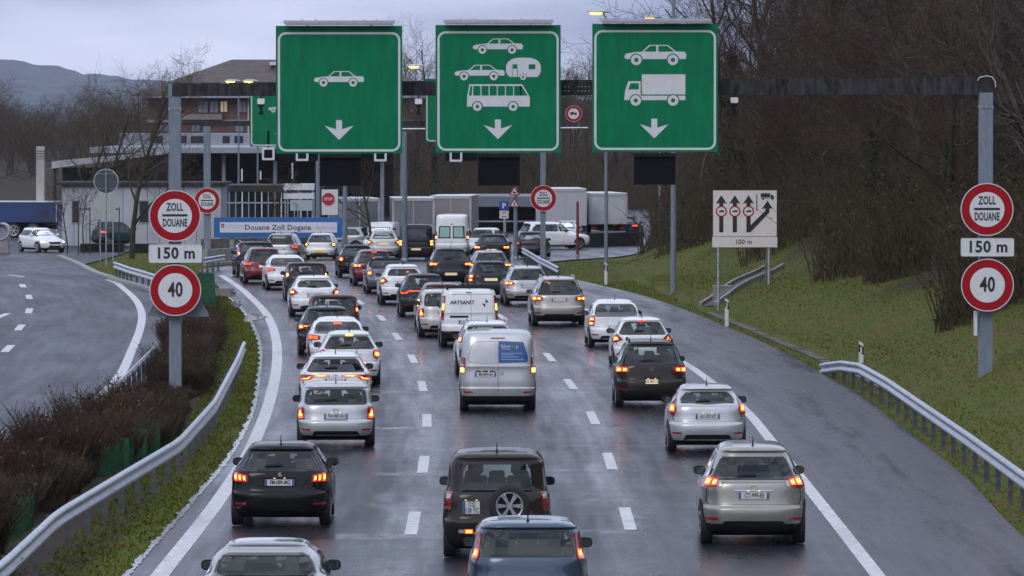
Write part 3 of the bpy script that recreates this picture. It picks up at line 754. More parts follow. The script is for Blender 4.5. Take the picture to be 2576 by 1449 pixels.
# second gantry, nearer the customs hall
Y2 = 320.0
g2 = thing('sign_gantry', 'smaller sign gantry further back in front of the customs buildings', 'gantry')
for px, top, w in ((521, 305, .36), (1366, 305, .28)):
    p = AT(px, top, Y2); MB().box(p.x - w / 2, p.x + w / 2, Y2 - w / 2, Y2 + w / 2, zr(Y2) - .2, p.z + .0).build('post', M_POST, g2)
a, b = AT(510, 304, Y2), AT(1374, 304, Y2); c = AT(510, 317, Y2)
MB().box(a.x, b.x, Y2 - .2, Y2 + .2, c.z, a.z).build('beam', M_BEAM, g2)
a, b = AT(1008, 325, Y2), AT(1480, 322, Y2)
MB().bar((a.x, Y2 + 1.5, a.z), (b.x, Y2 + 1.5, b.z), .05, n=8).build('tube', M_GALV, g2)
green_sign(629, 207, 790, 369, Y2 - .4, 'green sign half hidden behind the one-car gantry sign', [('car_symbol', pict_car(675, 262, 740, 283))], (709, 352), False, 'green lane signs on the far gantry')
green_sign(1070, 198, 1231, 358, Y2 - .4, 'green sign mostly hidden behind the middle gantry sign', [('car_symbol', pict_car(1115, 255, 1180, 276))], (1150, 342), False, 'green lane signs on the far gantry')
for px, py, lb in ((675, 387, 'farthest left of four below the far gantry'), (760, 389, 'second from left below the far gantry'), (957, 390, 'third from left below the far gantry'), (1147, 391, 'rightmost of four below the far gantry')):
    F = Face(px, py, Y2 - .5); t = thing('lane_signal', 'small square lane signal with white frame, %s' % lb, 'signal', F.c, 0, 'white framed lane signals')
    o, i_ = rrect(-.33, .33, -.33, .33, .05), rrect(-.22, .22, -.22, .22, .03)
    MB().ring(o, i_, -.05, .12).build('frame', M_SIGNW, t); MB().box(-.22, .22, -.02, .1, -.22, .22).build('display', M_LED, t)
    MB().box(-.05, .05, .1, .3, -.2, 1.2).build('hanger', M_BEAM, t)
for x0, x1, lb in ((690, 800, 'left'), (908, 940, 'middle'), (1120, 1200, 'right')):
    F = Face((x0 + x1) / 2, 390, Y2 - .2); t = thing('backing_board', 'dark board behind the %s lane signals of the far gantry' % lb, 'board', F.c)
    (a, b), (c, d) = F(x0, 405), F(x1, 374); MB().box(a, c, 0, .1, b, d).build('board', M_LED, t)
    MB().box(-.05, .05, .1, .2, b, d + 1.2).build('hanger', M_BEAM, t)
round_sign(521, 505, 32.5, Y2 - .35, 'small red ringed customs sign on the far gantry, left', 'zoll')
round_sign(1367, 499, 33, Y2 - .3, 'red ringed customs sign on the far gantry, right', 'zoll')
round_sign(1443, 286, 20.5, Y2 - .3, 'red ringed no lorries sign between green signs', 'truck')
MB_ = MB(); p = AT(1443, 286, Y2)

def pole(px, ytop, Y, r, label, name='mast', zb=None, m_=None, cat='mast'):
    p = AT(px, ytop, Y); zb = (zr(Y) - .1) if zb is None else zb
    t = thing(name, label, cat, (p.x, Y, zb))
    MB().bar((0, 0, 0), (0, 0, p.z - zb), r, r * .8, 12).build('shaft', m_ or M_POST, t)
    MB().bar((0, 0, 0), (0, 0, .25), r * 1.5, r * 1.4, 12).build('foot', M_GALV, t)
    return t
pole(1018, 330, 332, .16, 'tall grey mast behind the gap between left and middle green signs')
pole(868, 466, 336, .15, 'short pale grey post beside the blue customs board')
pole(800, 388, 344, .14, 'grey post behind the left lane signal panel')
def lamp_head(t, x, y, z, rz=0, lit=True, s=1.0):
    m = MB(); n = 12
    pr = [(-.42, .02, 0), (-.40, .10, .05), (-.2, .15, .09), (.15, .13, .09), (.38, .06, .04), (.42, .03, .02)]
    vs = []; fs = []
    for (q, w, h) in pr:
        for k in range(n):
            a = 2 * math.pi * k / n
            vs.append((x + q * s, y + w * math.cos(a) * s, z + (h * math.sin(a) if math.sin(a) > 0 else .35 * h * math.sin(a)) * s))
    for i in range(len(pr) - 1):
        for k in range(n): fs.append((i * n + k, i * n + (k + 1) % n, (i + 1) * n + (k + 1) % n, (i + 1) * n + k))
    fs += [tuple(range(n)), tuple(range((len(pr) - 1) * n, len(pr) * n))]
    m.add(vs, fs); m.build('lamp_head', M_GALV, t, smooth=True)
    b = MB(); vs = [];
    for k in range(16):
        a = 2 * math.pi * k / 16; vs.append((x - .1 * s + .26 * s * math.cos(a), y + .12 * s * math.sin(a), z - .02 * s))
    for k in range(16):
        a = 2 * math.pi * k / 16; vs.append((x - .1 * s + .16 * s * math.cos(a), y + .07 * s * math.sin(a), z - .10 * s))
    b.add(vs, [(k, (k + 1) % 16, 16 + (k + 1) % 16, 16 + k) for k in range(16)] + [tuple(range(16, 32))])
    b.build('lit_lens', M_LAMPON if lit else M_SIGNW, t, smooth=True)
def street_lamp(pxp, pxh, yh, Y, label, r=.10, lit=True, zb=None, s=1.0):
    p = AT(pxp, yh, Y); h = AT(pxh, yh, Y); zb = hill(p.x, Y) - .1 if zb is None else zb
    t = thing('street_lamp', label, 'street lamp', (p.x, Y, zb), 0, 'lit street lamps')
    H_ = p.z - zb; dx = h.x - p.x; sg = 1 if dx > 0 else -1
    MB().bar((0, 0, 0), (0, 0, H_ - .35), r, r * .6, 12).build('pole', M_POST, t)
    m = MB(); m.bar((0, 0, H_ - .36), (dx * .4, 0, H_ - .06), r * .5, r * .45, 8); m.bar((dx * .4, 0, H_ - .06), (dx, 0, H_), r * .45, r * .4, 8); m.build('arm', M_POST, t)
    lamp_head(t, dx, 0, H_, 0, lit, s * 1.4)
    return t
street_lamp(1525, 1507, 30, 300, 'street lamp on the grass left of the green lorry sign', .10)
street_lamp(1660, 1640, 44, 370, 'lit street lamp just above the green lorry sign', .09)
street_lamp(1010, 1047, 166, 380, 'lit street lamp right of the one-car sign', .08)
street_lamp(600, 585, 204, 430, 'left of two lit lamps above the far beam', .08)
street_lamp(648, 630, 204, 444, 'right of two lit lamps above the far beam', .08)
def mast(px, py, Y, label, r=.13, top=14.0):
    p = AT(px, py, Y); zb = hill(p.x, Y) - .1
    t = thing('street_lamp', label, 'street lamp', (p.x, Y, zb))
    MB().bar((0, 0, 0), (0, 0, top), r, r * .5, 12).build('pole', M_POST, t)
    MB().bar((0, 0, top), (-1.2, 0, top + .3), .06, .05, 8).build('arm', M_POST, t); lamp_head(t, -1.4, 0, top + .3)
mast(1694, 690, 248, 'tall grey lamp pole rising from the bank behind the green lorry sign')

# small traffic signs by the yard
F = Face(826, 501, 348); t = thing('stop_sign', 'red octagonal stop sign on a white board', 'road sign', F.c)
MB().box(-.38, .55, .03, .1, -.9, .55).build('board', M_SIGNW, t)
oc = [(17 * F.s * 1.05 * math.cos(math.radians(22.5 + 45 * k)), 17 * F.s * 1.05 * math.sin(math.radians(22.5 + 45 * k))) for k in range(8)]
MB().poly(oc, 0, .02).build('plate', M_SIGNW, t); MB().poly(inset(oc, .025), -.004, .003).build('red_face', mat('stop_red', (.42, .01, .015), .4), t)
lettering('STOP', .22, M_SIGNW, t, (0, -.008, 0), sx=.9, bold=.006)
MB().bar((0, .14, .5), (0, .14, zr(348) - F.c.z - .1), .04).build('post', M_GALV, t)
F = Face(1268, 518, 344); t = thing('parking_sign', 'blue parking sign with two cream plates below', 'road sign', F.c)
(a, b), (c, d) = F(1256.5, 530), F(1279.5, 506)
MB().poly(rrect(a, c, b, d, .03), 0, .02).build('plate', mat('sign_blue', (.01, .06, .30), .4, var=.1), t); lettering('P', .42, M_SIGNW, t, (0, -.004, 0), bold=.012)
for y0, y1 in ((530.5, 540), (541, 549.5)):
    (a, b), (c, d) = F(1256.5, y1), F(1279.5, y0); q = MB().poly(rrect(a, c, b, d, .02), 0, .02).build('small_plate', M_SIGNP, t)
    MB().box(a + .1, c - .1, -.004, 0, (b + d) / 2 - .025, (b + d) / 2 + .025).build('symbol', M_INK, q)
MB().bar((0, .06, .2), (0, .06, zr(344) - F.c.z - .1), .035).build('post', M_GALV, t)
for py, lb, k in ((481, 'upper', 0), (511, 'lower', 1)):
    F = Face(1294, py, 340); t = thing('warning_sign', '%s of two red edged warning triangles on one post' % lb, 'road sign', F.c)
    o = round_poly(F.pts([(1280.5, py + 10), (1307.5, py + 10), (1294, py - 14)]), .05)
    MB().poly(o, 0, .02).build('plate', M_SIGNW, t); MB().ring(o, inset(o, .055), -.004, .003).build('red_border', M_RED, t)
    MB().box(-.1, .1, -.004, 0, -.12, -.02).build('symbol', M_INK, t) if k == 0 else MB().box(-.035, .035, -.004, 0, -.14, .06).build('symbol', M_INK, t)
pole(1297, 470, 340.4, .13, 'grey post carrying the two warning triangles', 'sign_post', cat='post')

# blue customs name board
F = Face(699.5, 572.5, 342); t = thing('name_board', 'blue framed white board reading Douane Zoll Dogana', 'sign', F.c)
(a, b), (c, d) = F(538, 598), F(861, 547)
MB().box(a, c, 0, .3, b, d).build('frame', mat('board_blue', (.012, .11, .36), .45, var=.12, vscale=1), t)
(a, b), (c, d) = F(553, 585), F(848, 559)
MB().box(a, c, -.02, 0, b, d).build('panel', mat('board_white', (.62, .63, .72), .5, var=.04), t)
lettering('Douane Zoll Dogana', .40, mat('board_ink', (.03, .04, .07), .5), t, (F(699, 0)[0], -.026, 0), sx=1.05, bold=.006, spacing=1.05)
lettering('Bardonnex', .26, mat('board_grey_ink', (.42, .44, .55), .5), t, (F(820, 0)[0], -.026, 0), sx=1.0)
lettering('Schweizerische Eidgenossenschaft', .09, mat('board_grey_ink', (.42, .44, .55), .5), t, (F(594, 0)[0], -.026, .14), sx=1.0)
lettering('Confédération suisse', .09, mat('board_grey_ink', (.42, .44, .55), .5), t, (F(585, 0)[0], -.026, .0), sx=1.0)
q = F(560, 568); MB().poly([(q[0] - .09, q[1] + .12), (q[0] + .09, q[1] + .12), (q[0] + .09, q[1] - .04), (q[0], q[1] - .13), (q[0] - .09, q[1] - .04)], -.026, .004).build('crest', M_RED, t)
MB().box(q[0] - .055, q[0] + .055, -.031, -.027, q[1] - .005, q[1] + .03).box(q[0] - .018, q[0] + .018, -.0335, -.027, q[1] - .045, q[1] + .07).build('cross', M_SIGNW, t)
for sx in (-2.6, 0, 2.6): MB().box(sx - .12, sx + .12, .1, .25, zr(342) - F.c.z - .2, -.5).build('leg', M_CONC, t)

# lane diagram sign on the bank
def Zp(zx, zy): return ((2600 + zx / 2.634) / 1.49068, (650 + zy / 2.634) / 1.49068)
YD = 226.0; F = Face(1874, 550, YD)
t = thing('lane_diagram_sign', 'cream sign with lane arrows and 100 m on the bank', 'road sign', F.c)
(a, b), (c, d) = F(1793.8, 594.6), F(1954, 478.8)
MB().box(a, c, 0, .05, b, d).build('panel', M_SIGNP, t)
o = [(a, b), (c, b), (c, d), (a, d)]; MB().ring(o, inset(o, .02) if False else [(a + .02, b + .02), (c - .02, b + .02), (c - .02, d - .02), (a + .02, d - .02)], -.006, .004).build('border', M_WHITE, t)
(a, b), (c, d) = F(1792, 622), F(1955.5, 596); MB().box(a, c, -.004, .046, b, d).build('distance_panel', M_SIGNP, t)
lettering('100 m', .25, M_INK, t, ((a + c) / 2 - .05, -.009, (b + d) / 2), sx=.95, bold=.004, spacing=1.08)
for zx in (276, 410, 545):
    P = lambda L: F.pts([Zp(*q) for q in L])
    ar = MB().poly(P([(zx - 21, 583), (zx + 21, 583), (zx + 21, 292), (zx + 56, 302), (zx, 215), (zx - 56, 302), (zx - 21, 292)]), -.004, .003).build('arrow', M_INK, t)
    cc = F(*Zp(zx, 376)); R = 56 / 3.926 * F.s
    MB().poly(circle(*cc, R, 28), -.008, .003).build('prohibition_ring', M_RED, ar); MB().poly(circle(*cc, R * .76, 28), -.0115, .003).build('prohibition_face', M_SIGNP, ar)
    MB().poly([(cc[0] - .09, cc[1] - .03), (cc[0] + .1, cc[1] - .03), (cc[0] + .1, cc[1] + .04), (cc[0] + .04, cc[1] + .05), (cc[0] - .09, cc[1] + .02)], -.015, .003).build('truck_symbol', M_INK, ar)
MB().poly(P([(566, 580), (545, 560), (566, 512), (710, 370), (713, 346), (676, 352), (732, 268), (786, 350), (752, 346), (750, 388)]), -.0085, .003).build('bent_arrow', M_INK, t)
MB().poly(P([(622, 372), (632, 372), (632, 205), (622, 205)]), -.004, .003).build('lane_bar', M_INK, t)
MB().poly(P([(665, 238), (758, 238), (758, 197), (665, 197)]), -.004, .003).poly(P([(763, 245), (798, 245), (795, 228), (780, 212), (763, 210)]), -.004, .003).poly(P([(668, 248), (798, 248), (798, 243), (668, 243)]), -.0045, .003).poly([F(*Zp(690 + 10 * math.cos(k), 254 + 10 * math.sin(k))) for k in np.linspace(0, 6, 12)], -.005, .003).poly([F(*Zp(780 + 10 * math.cos(k), 254 + 10 * math.sin(k))) for k in np.linspace(0, 6, 12)], -.005, .003).build('truck_symbol', M_INK, t)
for px in (1808, 1935):
    x = F(px, 0)[0]; zb = hill(F.c.x + x, YD + .1) - F.c.z - .2
    MB().bar((x, .10, zb), (x, .10, d + .1), .055, n=12).build('post', M_GALV, t)
x = F(1928, 0)[0]; MB().bar((x, .9, hill(F.c.x + x, YD + .9) - F.c.z - .1), (x + .05, .12, b + .1), .04, n=8).build('strut', M_GALV, t)

# open concrete drain up the bank under that sign
t = thing('drain_channel', 'concrete drain channel climbing the bank under the lane diagram sign', 'drain')
def on_bank(px, py, y0=216):
    y = y0
    while y < 280:
        p = AT(px, py, y)
        if p.z <= hill(p.x, y): return p
        y += .1
    return AT(px, py, 228)
lo1, hi1, lo2, hi2 = on_bank(1762, 774), on_bank(1925, 679), on_bank(1800, 772), on_bank(1972, 674)
up = Vector((0, 0, .05))
for a, b in ((lo1, hi1), (lo2, hi2)):
    n = 6
    for k in range(n):
        p, q = a.lerp(b, k / n), a.lerp(b, (k + .97) / n)
        p.z, q.z = hill(p.x, p.y), hill(q.x, q.y)
        MB().beam(p + up, q + up, .10, .28).build('side_kerb', M_CONC, t)
m = MB(); vs = []
for k in range(9):
    for a, b in ((lo1, hi1), (lo2, hi2)):
        p = a.lerp(b, k / 8); vs.append((p.x, p.y, hill(p.x, p.y) + .05))
m.add(vs, [(2 * k, 2 * k + 1, 2 * k + 3, 2 * k + 2) for k in range(8)]); m.build('bed', mat('wet_dark_mud', (.012, .011, .010), .6, var=.5), t)
p = on_bank(1815, 755); t2 = thing('drain_inlet', 'pale concrete inlet box left of the drain channel', 'drain', (p.x, p.y, p.z))
MB().box(-.30, .38, -.1, .1, -.35, .48).build('front_wall', M_CONC, t2); MB().box(-.33, .41, -.13, .5, .48, .55).build('cap', M_CONC, t2); MB().box(-.30, -.18, .1, .5, -.35, .48).build('side_wall', M_CONC, t2)

# delineator posts
for px, y0, y1, lb in ((1524, 655, 712, 'far'), (1828, 744, 816, 'middle'), (2166, 868, 926, 'near')):
    p = G(px, y1); p.z = hill(p.x, p.y); hgt = (y1 - y0) * p.y / FPX + .1
    t = thing('delineator_post', 'white delineator post with black band beside the hard shoulder, %s one of three' % {'far': 'farthest', 'middle': 'the middle', 'near': 'nearest'}[lb], 'delineator', (p.x, p.y, p.z - .1), 0, 'delineator posts on the right verge')
    w = .065
    MB().poly([(-w, 0), (w, 0), (w, hgt - .09), (-w, hgt)], -.05, .1).build('shaft', M_SIGNW, t)
    MB().poly([(-w - .003, hgt - .33), (w + .003, hgt - .42), (w + .003, hgt - .18), (-w - .003, hgt - .10)], -.054, .108).build('black_band', M_INK, t)
    MB().box(-.022, .022, -.06, -.052, hgt - .36, hgt - .18).build('reflector', M_SIGNW, t)

# steel guard rails
M_RPOST = mat('rail_post_steel', (.085, .09, .095), .6, .3, var=.3)
WPROF = [(0, .75), (.02, .752), (.075, .715), (.085, .69), (.075, .655), (.02, .615), (.02, .575), (.075, .535), (.085, .50), (.075, .475), (.02, .438), (0, .44)]
def guard_rail(path, side, label, step=3.0, double=False, zoff=None, drop_end=None, group=None):
    """path: list of (x,y[,h]) ; side: +1 the corrugated face looks to +x"""
    t = thing('guard_rail', label, 'guard rail', (0, 0, 0), 0, group)
    P = [Vector((p[0], p[1], 0)) for p in path]; Hs = [p[2] if len(p) > 2 else 1.0 for p in path]
    seg = [0]
    for a, b in zip(P[:-1], P[1:]): seg.append(seg[-1] + (b - a).length)
    L = seg[-1]; n = max(2, int(L / .5))
    sx = [np.interp(k * L / n, seg, [p.x for p in P]) for k in range(n + 1)]; sy = [np.interp(k * L / n, seg, [p.y for p in P]) for k in range(n + 1)]; sh = [np.interp(k * L / n, seg, Hs) for k in range(n + 1)]
    if len(P) > 3:
        sx = list(np.convolve(np.pad(sx, 3, 'edge'), np.ones(7) / 7, 'valid')); 
    pts = [Vector((x, y, hill(x, y))) for x, y in zip(sx, sy)]
    def sweep(s0, k0, k1):
        vs = []; np_ = len(WPROF)
        for k in range(k0, k1 + 1):
            d = (pts[min(k + 1, n)] - pts[max(k - 1, 0)]); d.z = 0; d.normalize(); nr = Vector((d.y, -d.x, 0)) * s0
            for o, z in WPROF: vs.append(pts[k] + nr * (o + .06) + Vector((0, 0, .06 + (z - .59) + .59 * sh[k])))
        return vs, [(j * np_ + i, j * np_ + i + 1, (j + 1) * np_ + i + 1, (j + 1) * np_ + i) for j in range(k1 - k0) for i in range(np_ - 1)]
    for k0 in range(0, n, 8):
        for s0 in ((side, -side) if double else (side,)):
            vs, fs = sweep(s0, k0, min(n, k0 + 8)); mesh_obj('beam', vs, fs, M_GALV, t, smooth=True)
    for k in range(0, n + 1, max(1, int(step / .5))):
        p = pts[k]; MB().box(-.05, .05, -.05, .05, -.3, .06 + .70 * sh[k]).build('post', M_RPOST, t, loc=p)
    return t
def rail_px(pix, dz): return [(G(*p, dz).x, G(*p, dz).y) for p in pix]
pth = [(8.2, 173, .15), (8.45, 167, .7), (8.6, 161, 1), (8.75, 152, 1), (8.78, 140, 1), (8.82, 126, 1), (8.8, 110, 1), (8.75, 90, 1), (8.7, 64, 1)]
guard_rail([(p[0] * XS, p[1], p[2]) for p in pth], 1, 'steel guard rail along the right hard shoulder ending in a ramp')
LR = rail_px([(0, 1410), (130, 1290), (300, 1190), (440, 1108), (530, 1010), (590, 900), (606, 862)], .80)
LR = [(-7.2 * XS, 60)] + LR
guard_rail(LR, 1, 'long steel guard rail curving beside the left lane, twigs grown through')
guard_rail(rail_px([(240, 1035), (285, 985), (395, 875)], .80), -1, 'short guard rail edging the opposite carriageway behind the hedge')
guard_rail(rail_px([(292, 655), (330, 668), (400, 688)], .80), 1, 'guard rail end on the grass island left of the 150 m plate')
guard_rail(rail_px([(1410, 668), (1362, 645), (1318, 620)], .80), -1, 'straight guard rail at the far fork in the road')
guard_rail(rail_px([(508, 645), (560, 637)], .80), 1, 'short far guard rail beside the concrete wall')

# green anti-glare panels in the median
M_GSLAT = mat('anti_glare_green', (.022, .085, .040), .6, spec=.2, var=.3, vscale=4, bump=.1)
def glare(pix, dz, label, h=.62):
    pts = [G(*p, dz) for p in pix]
    t = thing('anti_glare_screen', label, 'screen'); k = 0
    for a, b in zip(pts[:-1], pts[1:]):
        d = (b - a); n = max(1, int(d.length / .8))
        for i in range(n):
            p = a.lerp(b, (i + .5) / n); z = zr(p.y)
            m = MB(); sag = .10
            m.add([(p.x - .30, p.y - .16, z - .05), (p.x + .30, p.y + .10, z - .05), (p.x + .30, p.y + .10, z + h), (p.x, p.y - .01, z + h + .05), (p.x - .30, p.y - .16, z + h),
                   (p.x - .30, p.y - .13, z - .05), (p.x + .30, p.y + .13, z - .05), (p.x + .30, p.y + .13, z + h), (p.x, p.y + .02, z + h + .05), (p.x - .30, p.y - .13, z + h)],
                  [(0, 1, 2, 3, 4), (9, 8, 7, 6, 5), (0, 5, 6, 1), (1, 6, 7, 2), (2, 7, 8, 3), (3, 8, 9, 4), (4, 9, 5, 0)])
            m.build('slat', M_GSLAT, t)
    return t
glare([(232, 1112), (372, 1050)], .75, 'green slatted anti-glare screen among the median shrubs')
glare([(-60, 1285), (48, 1222)], .75, 'green slatted screen at the lower left edge of the median', .62)
glare([(520, 760), (520, 694)], .9, 'green screen half hidden behind the left 40 sign', 1.0)
# ------------------------------------------------------------------ vehicles
M_TYRE = mat('tyre_rubber', (.013, .013, .014), .75, bump=.2, bscale=40)
M_RIM = mat('alloy_rim', (.45, .46, .48), .3, .9, var=.1)
M_TRIM = mat('car_black_trim', (.010, .010, .011), .6, spec=.2, var=.3, vscale=6)
M_LINER = mat('cabin_lining', (.14, .14, .14), .8)
M_SEAT = mat('seat_cloth', (.035, .035, .037), .85)
M_LENS = mat('red_lens', (.24, .008, .008), .12, coat=.6)
M_LENSC = mat('clear_lens', (.42, .40, .40), .1, .3, coat=.6)
M_LIT = mat('lit_tail_lamp', (.9, .08, .02), .3, emit=(1.0, .055, .008), estr=3.4)
M_LITC = mat('lit_lamp_core', (1, .5, .1), .3, emit=(1.0, .36, .05), estr=6.0)
M_LITY = mat('lit_indicator', (1, .5, .1), .3, emit=(1.0, .44, .06), estr=3.2)
M_BRAKE = mat('lit_brake_bar', (.9, .1, .05), .3, emit=(1.0, .09, .05), estr=1.0)
M_REFL = mat('rear_reflector', (.30, .008, .01), .2, coat=.5)
M_HEAD = mat('lit_headlamp', (1, .9, .7), .2, emit=(1.0, .82, .5), estr=16.0)
M_PLATE = mat('number_plate_white', (.56, .56, .55), .4, var=.05)
M_PLATEL = mat('number_plate_lit', (.75, .68, .45), .4, emit=(1.0, .78, .38), estr=.22)  # the plate lamp's warm light is given as glow of the plate
M_PLATEY = mat('number_plate_yellow_lit', (.75, .48, .03), .4, emit=(1, .6, .05), estr=.18)  # yellow plate, with lamp light added to it as glow
M_PBLUE = mat('plate_blue', (.02, .08, .30), .4)
M_CHROME = mat('chrome', (.55, .56, .58), .12, 1.0)
M_FRIT = mat('window_edge_black', (.008, .008, .009), .12, coat=.4)
G_REAR = glass('tinted_rear_glass', (.66, .75, .72))
G_DARK = glass('privacy_glass', (.16, .18, .19))
G_SIDE = glass('side_glass', (.40, .46, .45))

def paint(name, c, metal=0.0, rough=.32):
    return mat('paint_' + name, c, rough, metal, coat=.6 if max(c) < .1 else .9, var=.06, vscale=3, rvar=.05, spec=.0 if max(c) < .1 else .4)
P = dict(
    white=paint('white', (.80, .81, .82)), black=paint('black', (.008, .008, .009)), silver=paint('silver', (.50, .51, .53), .5),
    greysilver=paint('grey_silver', (.36, .37, .39), .5), anthracite=paint('anthracite', (.028, .029, .033), .2), darkbrown=paint('dark_brown_grey', (.030, .026, .024), .2),
    champagne=paint('champagne', (.46, .43, .39), .45), sage=paint('sage_silver', (.30, .30, .27), .5), blue=paint('steel_blue', (.044, .070, .118), .4),
    red=paint('dark_red', (.16, .010, .014), .2), copper=paint('copper_brown', (.13, .045, .025), .35), bluegrey=paint('blue_grey', (.13, .155, .20), .4),
    plum=paint('plum_brown', (.075, .045, .04), .3), pearl=paint('pearl', (.58, .57, .55), .2), navy=paint('navy', (.02, .03, .07), .3), teal=paint('dark_teal', (.03, .06, .065), .3))

class Body:
    def __init__(s, prof, nr=5.5, nf=3.4, sub=4):
        A = np.array(prof, float); t = np.arange(len(A)); tt = np.linspace(0, len(A) - 1, (len(A) - 1) * sub + 1)
        s.Z, s.R, s.F, s.W = [pchip(t, A[:, k], tt) for k in range(4)]
        s.Z = np.maximum.accumulate(s.Z + np.arange(len(s.Z)) * 1e-6)
        s.nr, s.nf = nr, nf
    def at(s, z): return [float(np.interp(z, s.Z, q)) for q in (s.R, s.F, s.W)]
    def rear(s, u, z):
        R, F, W = s.at(z); c, l = (R + F) / 2, (F - R) / 2
        return Vector((u * W, c - l * max(0., 1 - abs(u) ** s.nr) ** (1 / s.nr), z))
    def front(s, u, z):
        R, F, W = s.at(z); c, l = (R + F) / 2, (F - R) / 2
        return Vector((u * W, c + l * max(0., 1 - abs(u) ** s.nf) ** (1 / s.nf), z))
    def side(s, sg, y, z):
        R, F, W = s.at(z); c, l = (R + F) / 2, (F - R) / 2; v = max(-1., min(1., (y - c) / l)); n = s.nr if v < 0 else s.nf
        return Vector((sg * W * max(0., 1 - abs(v) ** n) ** (1 / n), y, z))
    def off(s, fn, a, b, d):
        p = fn(a, b); e = 2e-3
        du = fn(a + e, b) - fn(a - e, b); dv = fn(a, b + e) - fn(a, b - e)
        n = du.cross(dv)
        if n.length < 1e-12: return p
        n.normalize()
        ctr = Vector((0, (s.R[0] + s.F[0]) / 2, p.z))
        if n.dot(p - ctr) < 0: n = -n
        return p + n * d
    def shell(s, nu, nv, holes, shrink=0.0, low=None, roof=None):
        us = np.linspace(0, .965, nu); half = []
        for u in us: half.append(('u', u))
        v0 = (1 - .965 ** s.nr) ** (1 / s.nr)
        vv = list(np.linspace(-v0, 0, nv)[1:])
        v1 = (1 - .94 ** s.nf) ** (1 / s.nf)
        vv += list(np.linspace(0, v1, nv)[1:])
        right = [(u, -(1 - u ** s.nr) ** (1 / s.nr)) for u in us] + [((1 - abs(v) ** (s.nr if v < 0 else s.nf)) ** (1 / (s.nr if v < 0 else s.nf)), v) for v in vv] + [(u, (1 - u ** s.nf) ** (1 / s.nf)) for u in np.linspace(.94, 0, nu)[1:]]
        loop = right + [(-u, v) for u, v in right[-2:0:-1]]
        N = len(loop); vs = []
        for z, R, F, W in zip(s.Z, s.R, s.F, s.W):
            c, l = (R + F) / 2, (F - R) / 2
            for u, v in loop: vs.append(((W - shrink) * u, c + (l - shrink) * v, z - shrink * (z - .6)))
        fs, mi = [], []
        for j in range(len(s.Z) - 1):
            zc = (s.Z[j] + s.Z[j + 1]) / 2
            for k in range(N):
                k2 = (k + 1) % N
                u = (loop[k][0] + loop[k2][0]) / 2; v = (loop[k][1] + loop[k2][1]) / 2
                if s._hole(holes, u, v, zc): continue
                fs.append((j * N + k, j * N + k2, (j + 1) * N + k2, (j + 1) * N + k)); mi.append(1 if (low and zc < low) else 2 if (roof and zc > roof) else 0)
        J = len(s.Z) - 1
        fs.append(tuple(J * N + k for k in range(N))); mi.append(2 if roof else 0)
        fs.append(tuple(range(N))[::-1]); mi.append(1)
        return vs, fs, mi
    def _hole(s, holes, u, v, z):
        for kind, poly, bb in holes:
            if z < bb[2] or z > bb[3]: continue
            if kind == 'rear':
                if v > -.3 or not (bb[0] < u < bb[1]): continue
                if inside(poly, u, z): return True
            elif kind == 'front':
                if v < .3 or not (bb[0] < u < bb[1]): continue
                if inside(poly, u, z): return True
            else:
                if abs(u) < .5: continue
                R, F, W = s.at(z); y = (R + F) / 2 + v * (F - R) / 2
                if not (bb[0] < y < bb[1]): continue
                if inside(poly, y, z): return True
        return False

def bbox(p): return (min(q[0] for q in p), max(q[0] for q in p), min(q[1] for q in p), max(q[1] for q in p))

def grid_cut(poly, du, dz):
    """cut a polygon by a lattice; returns 2-D vertices and faces"""
    bm = bmesh.new(); vs = [bm.verts.new((x, z, 0)) for x, z in poly]; bm.faces.new(vs)
    x0, x1, z0, z1 = bbox(poly)
    for lo, hi, st, ax in ((x0, x1, du, 0), (z0, z1, dz, 1)):
        n = int((hi - lo) / st)
        for k in range(1, n + 1):
            q = lo + (hi - lo) * k / (n + 1)
            co = (q, 0, 0) if ax == 0 else (0, q, 0); no = (1, 0, 0) if ax == 0 else (0, 1, 0)
            bmesh.ops.bisect_plane(bm, geom=bm.verts[:] + bm.edges[:] + bm.faces[:], plane_co=co, plane_no=no, dist=1e-6)
    bm.verts.index_update()
    V = [(v.co.x, v.co.y) for v in bm.verts]; Fc = [tuple(v.index for v in f.verts) for f in bm.faces]
    E = [tuple(v.index for v in e.verts) for e in bm.edges if e.is_boundary]
    bm.free(); return V, Fc, E

def patch(B, fn, poly, off, name, m, parent, du=.12, dz=.06, skirt=.015):
    V, Fc, E = grid_cut(poly, du, dz)
    vs = [B.off(fn, a, b, off) for a, b in V]; n = len(vs)
    if skirt:
        idx = {}; fs = list(Fc)
        for a, b in E:
            for q in (a, b):
                if q not in idx: idx[q] = len(vs); vs.append(B.off(fn, *V[q], off - skirt))
            fs.append((a, b, idx[b], idx[a]))
    else: fs = Fc
    return mesh_obj(name, vs, fs, m, parent, smooth=False)

def ring_patch(B, fn, outer, inner, off, name, m, parent):
    n = len(outer); vs = [B.off(fn, *p, off) for p in outer] + [B.off(fn, *p, off) for p in inner] + [B.off(fn, *p, off - .012) for p in outer] + [B.off(fn, *p, off - .012) for p in inner]
    fs = []
    for i in range(n):
        j = (i + 1) % n
        fs += [(i, j, n + j, n + i), (i, 2 * n + i, 2 * n + j, j), (n + i, n + j, 3 * n + j, 3 * n + i)]
    return mesh_obj(name, vs, fs, m, parent, smooth=False)

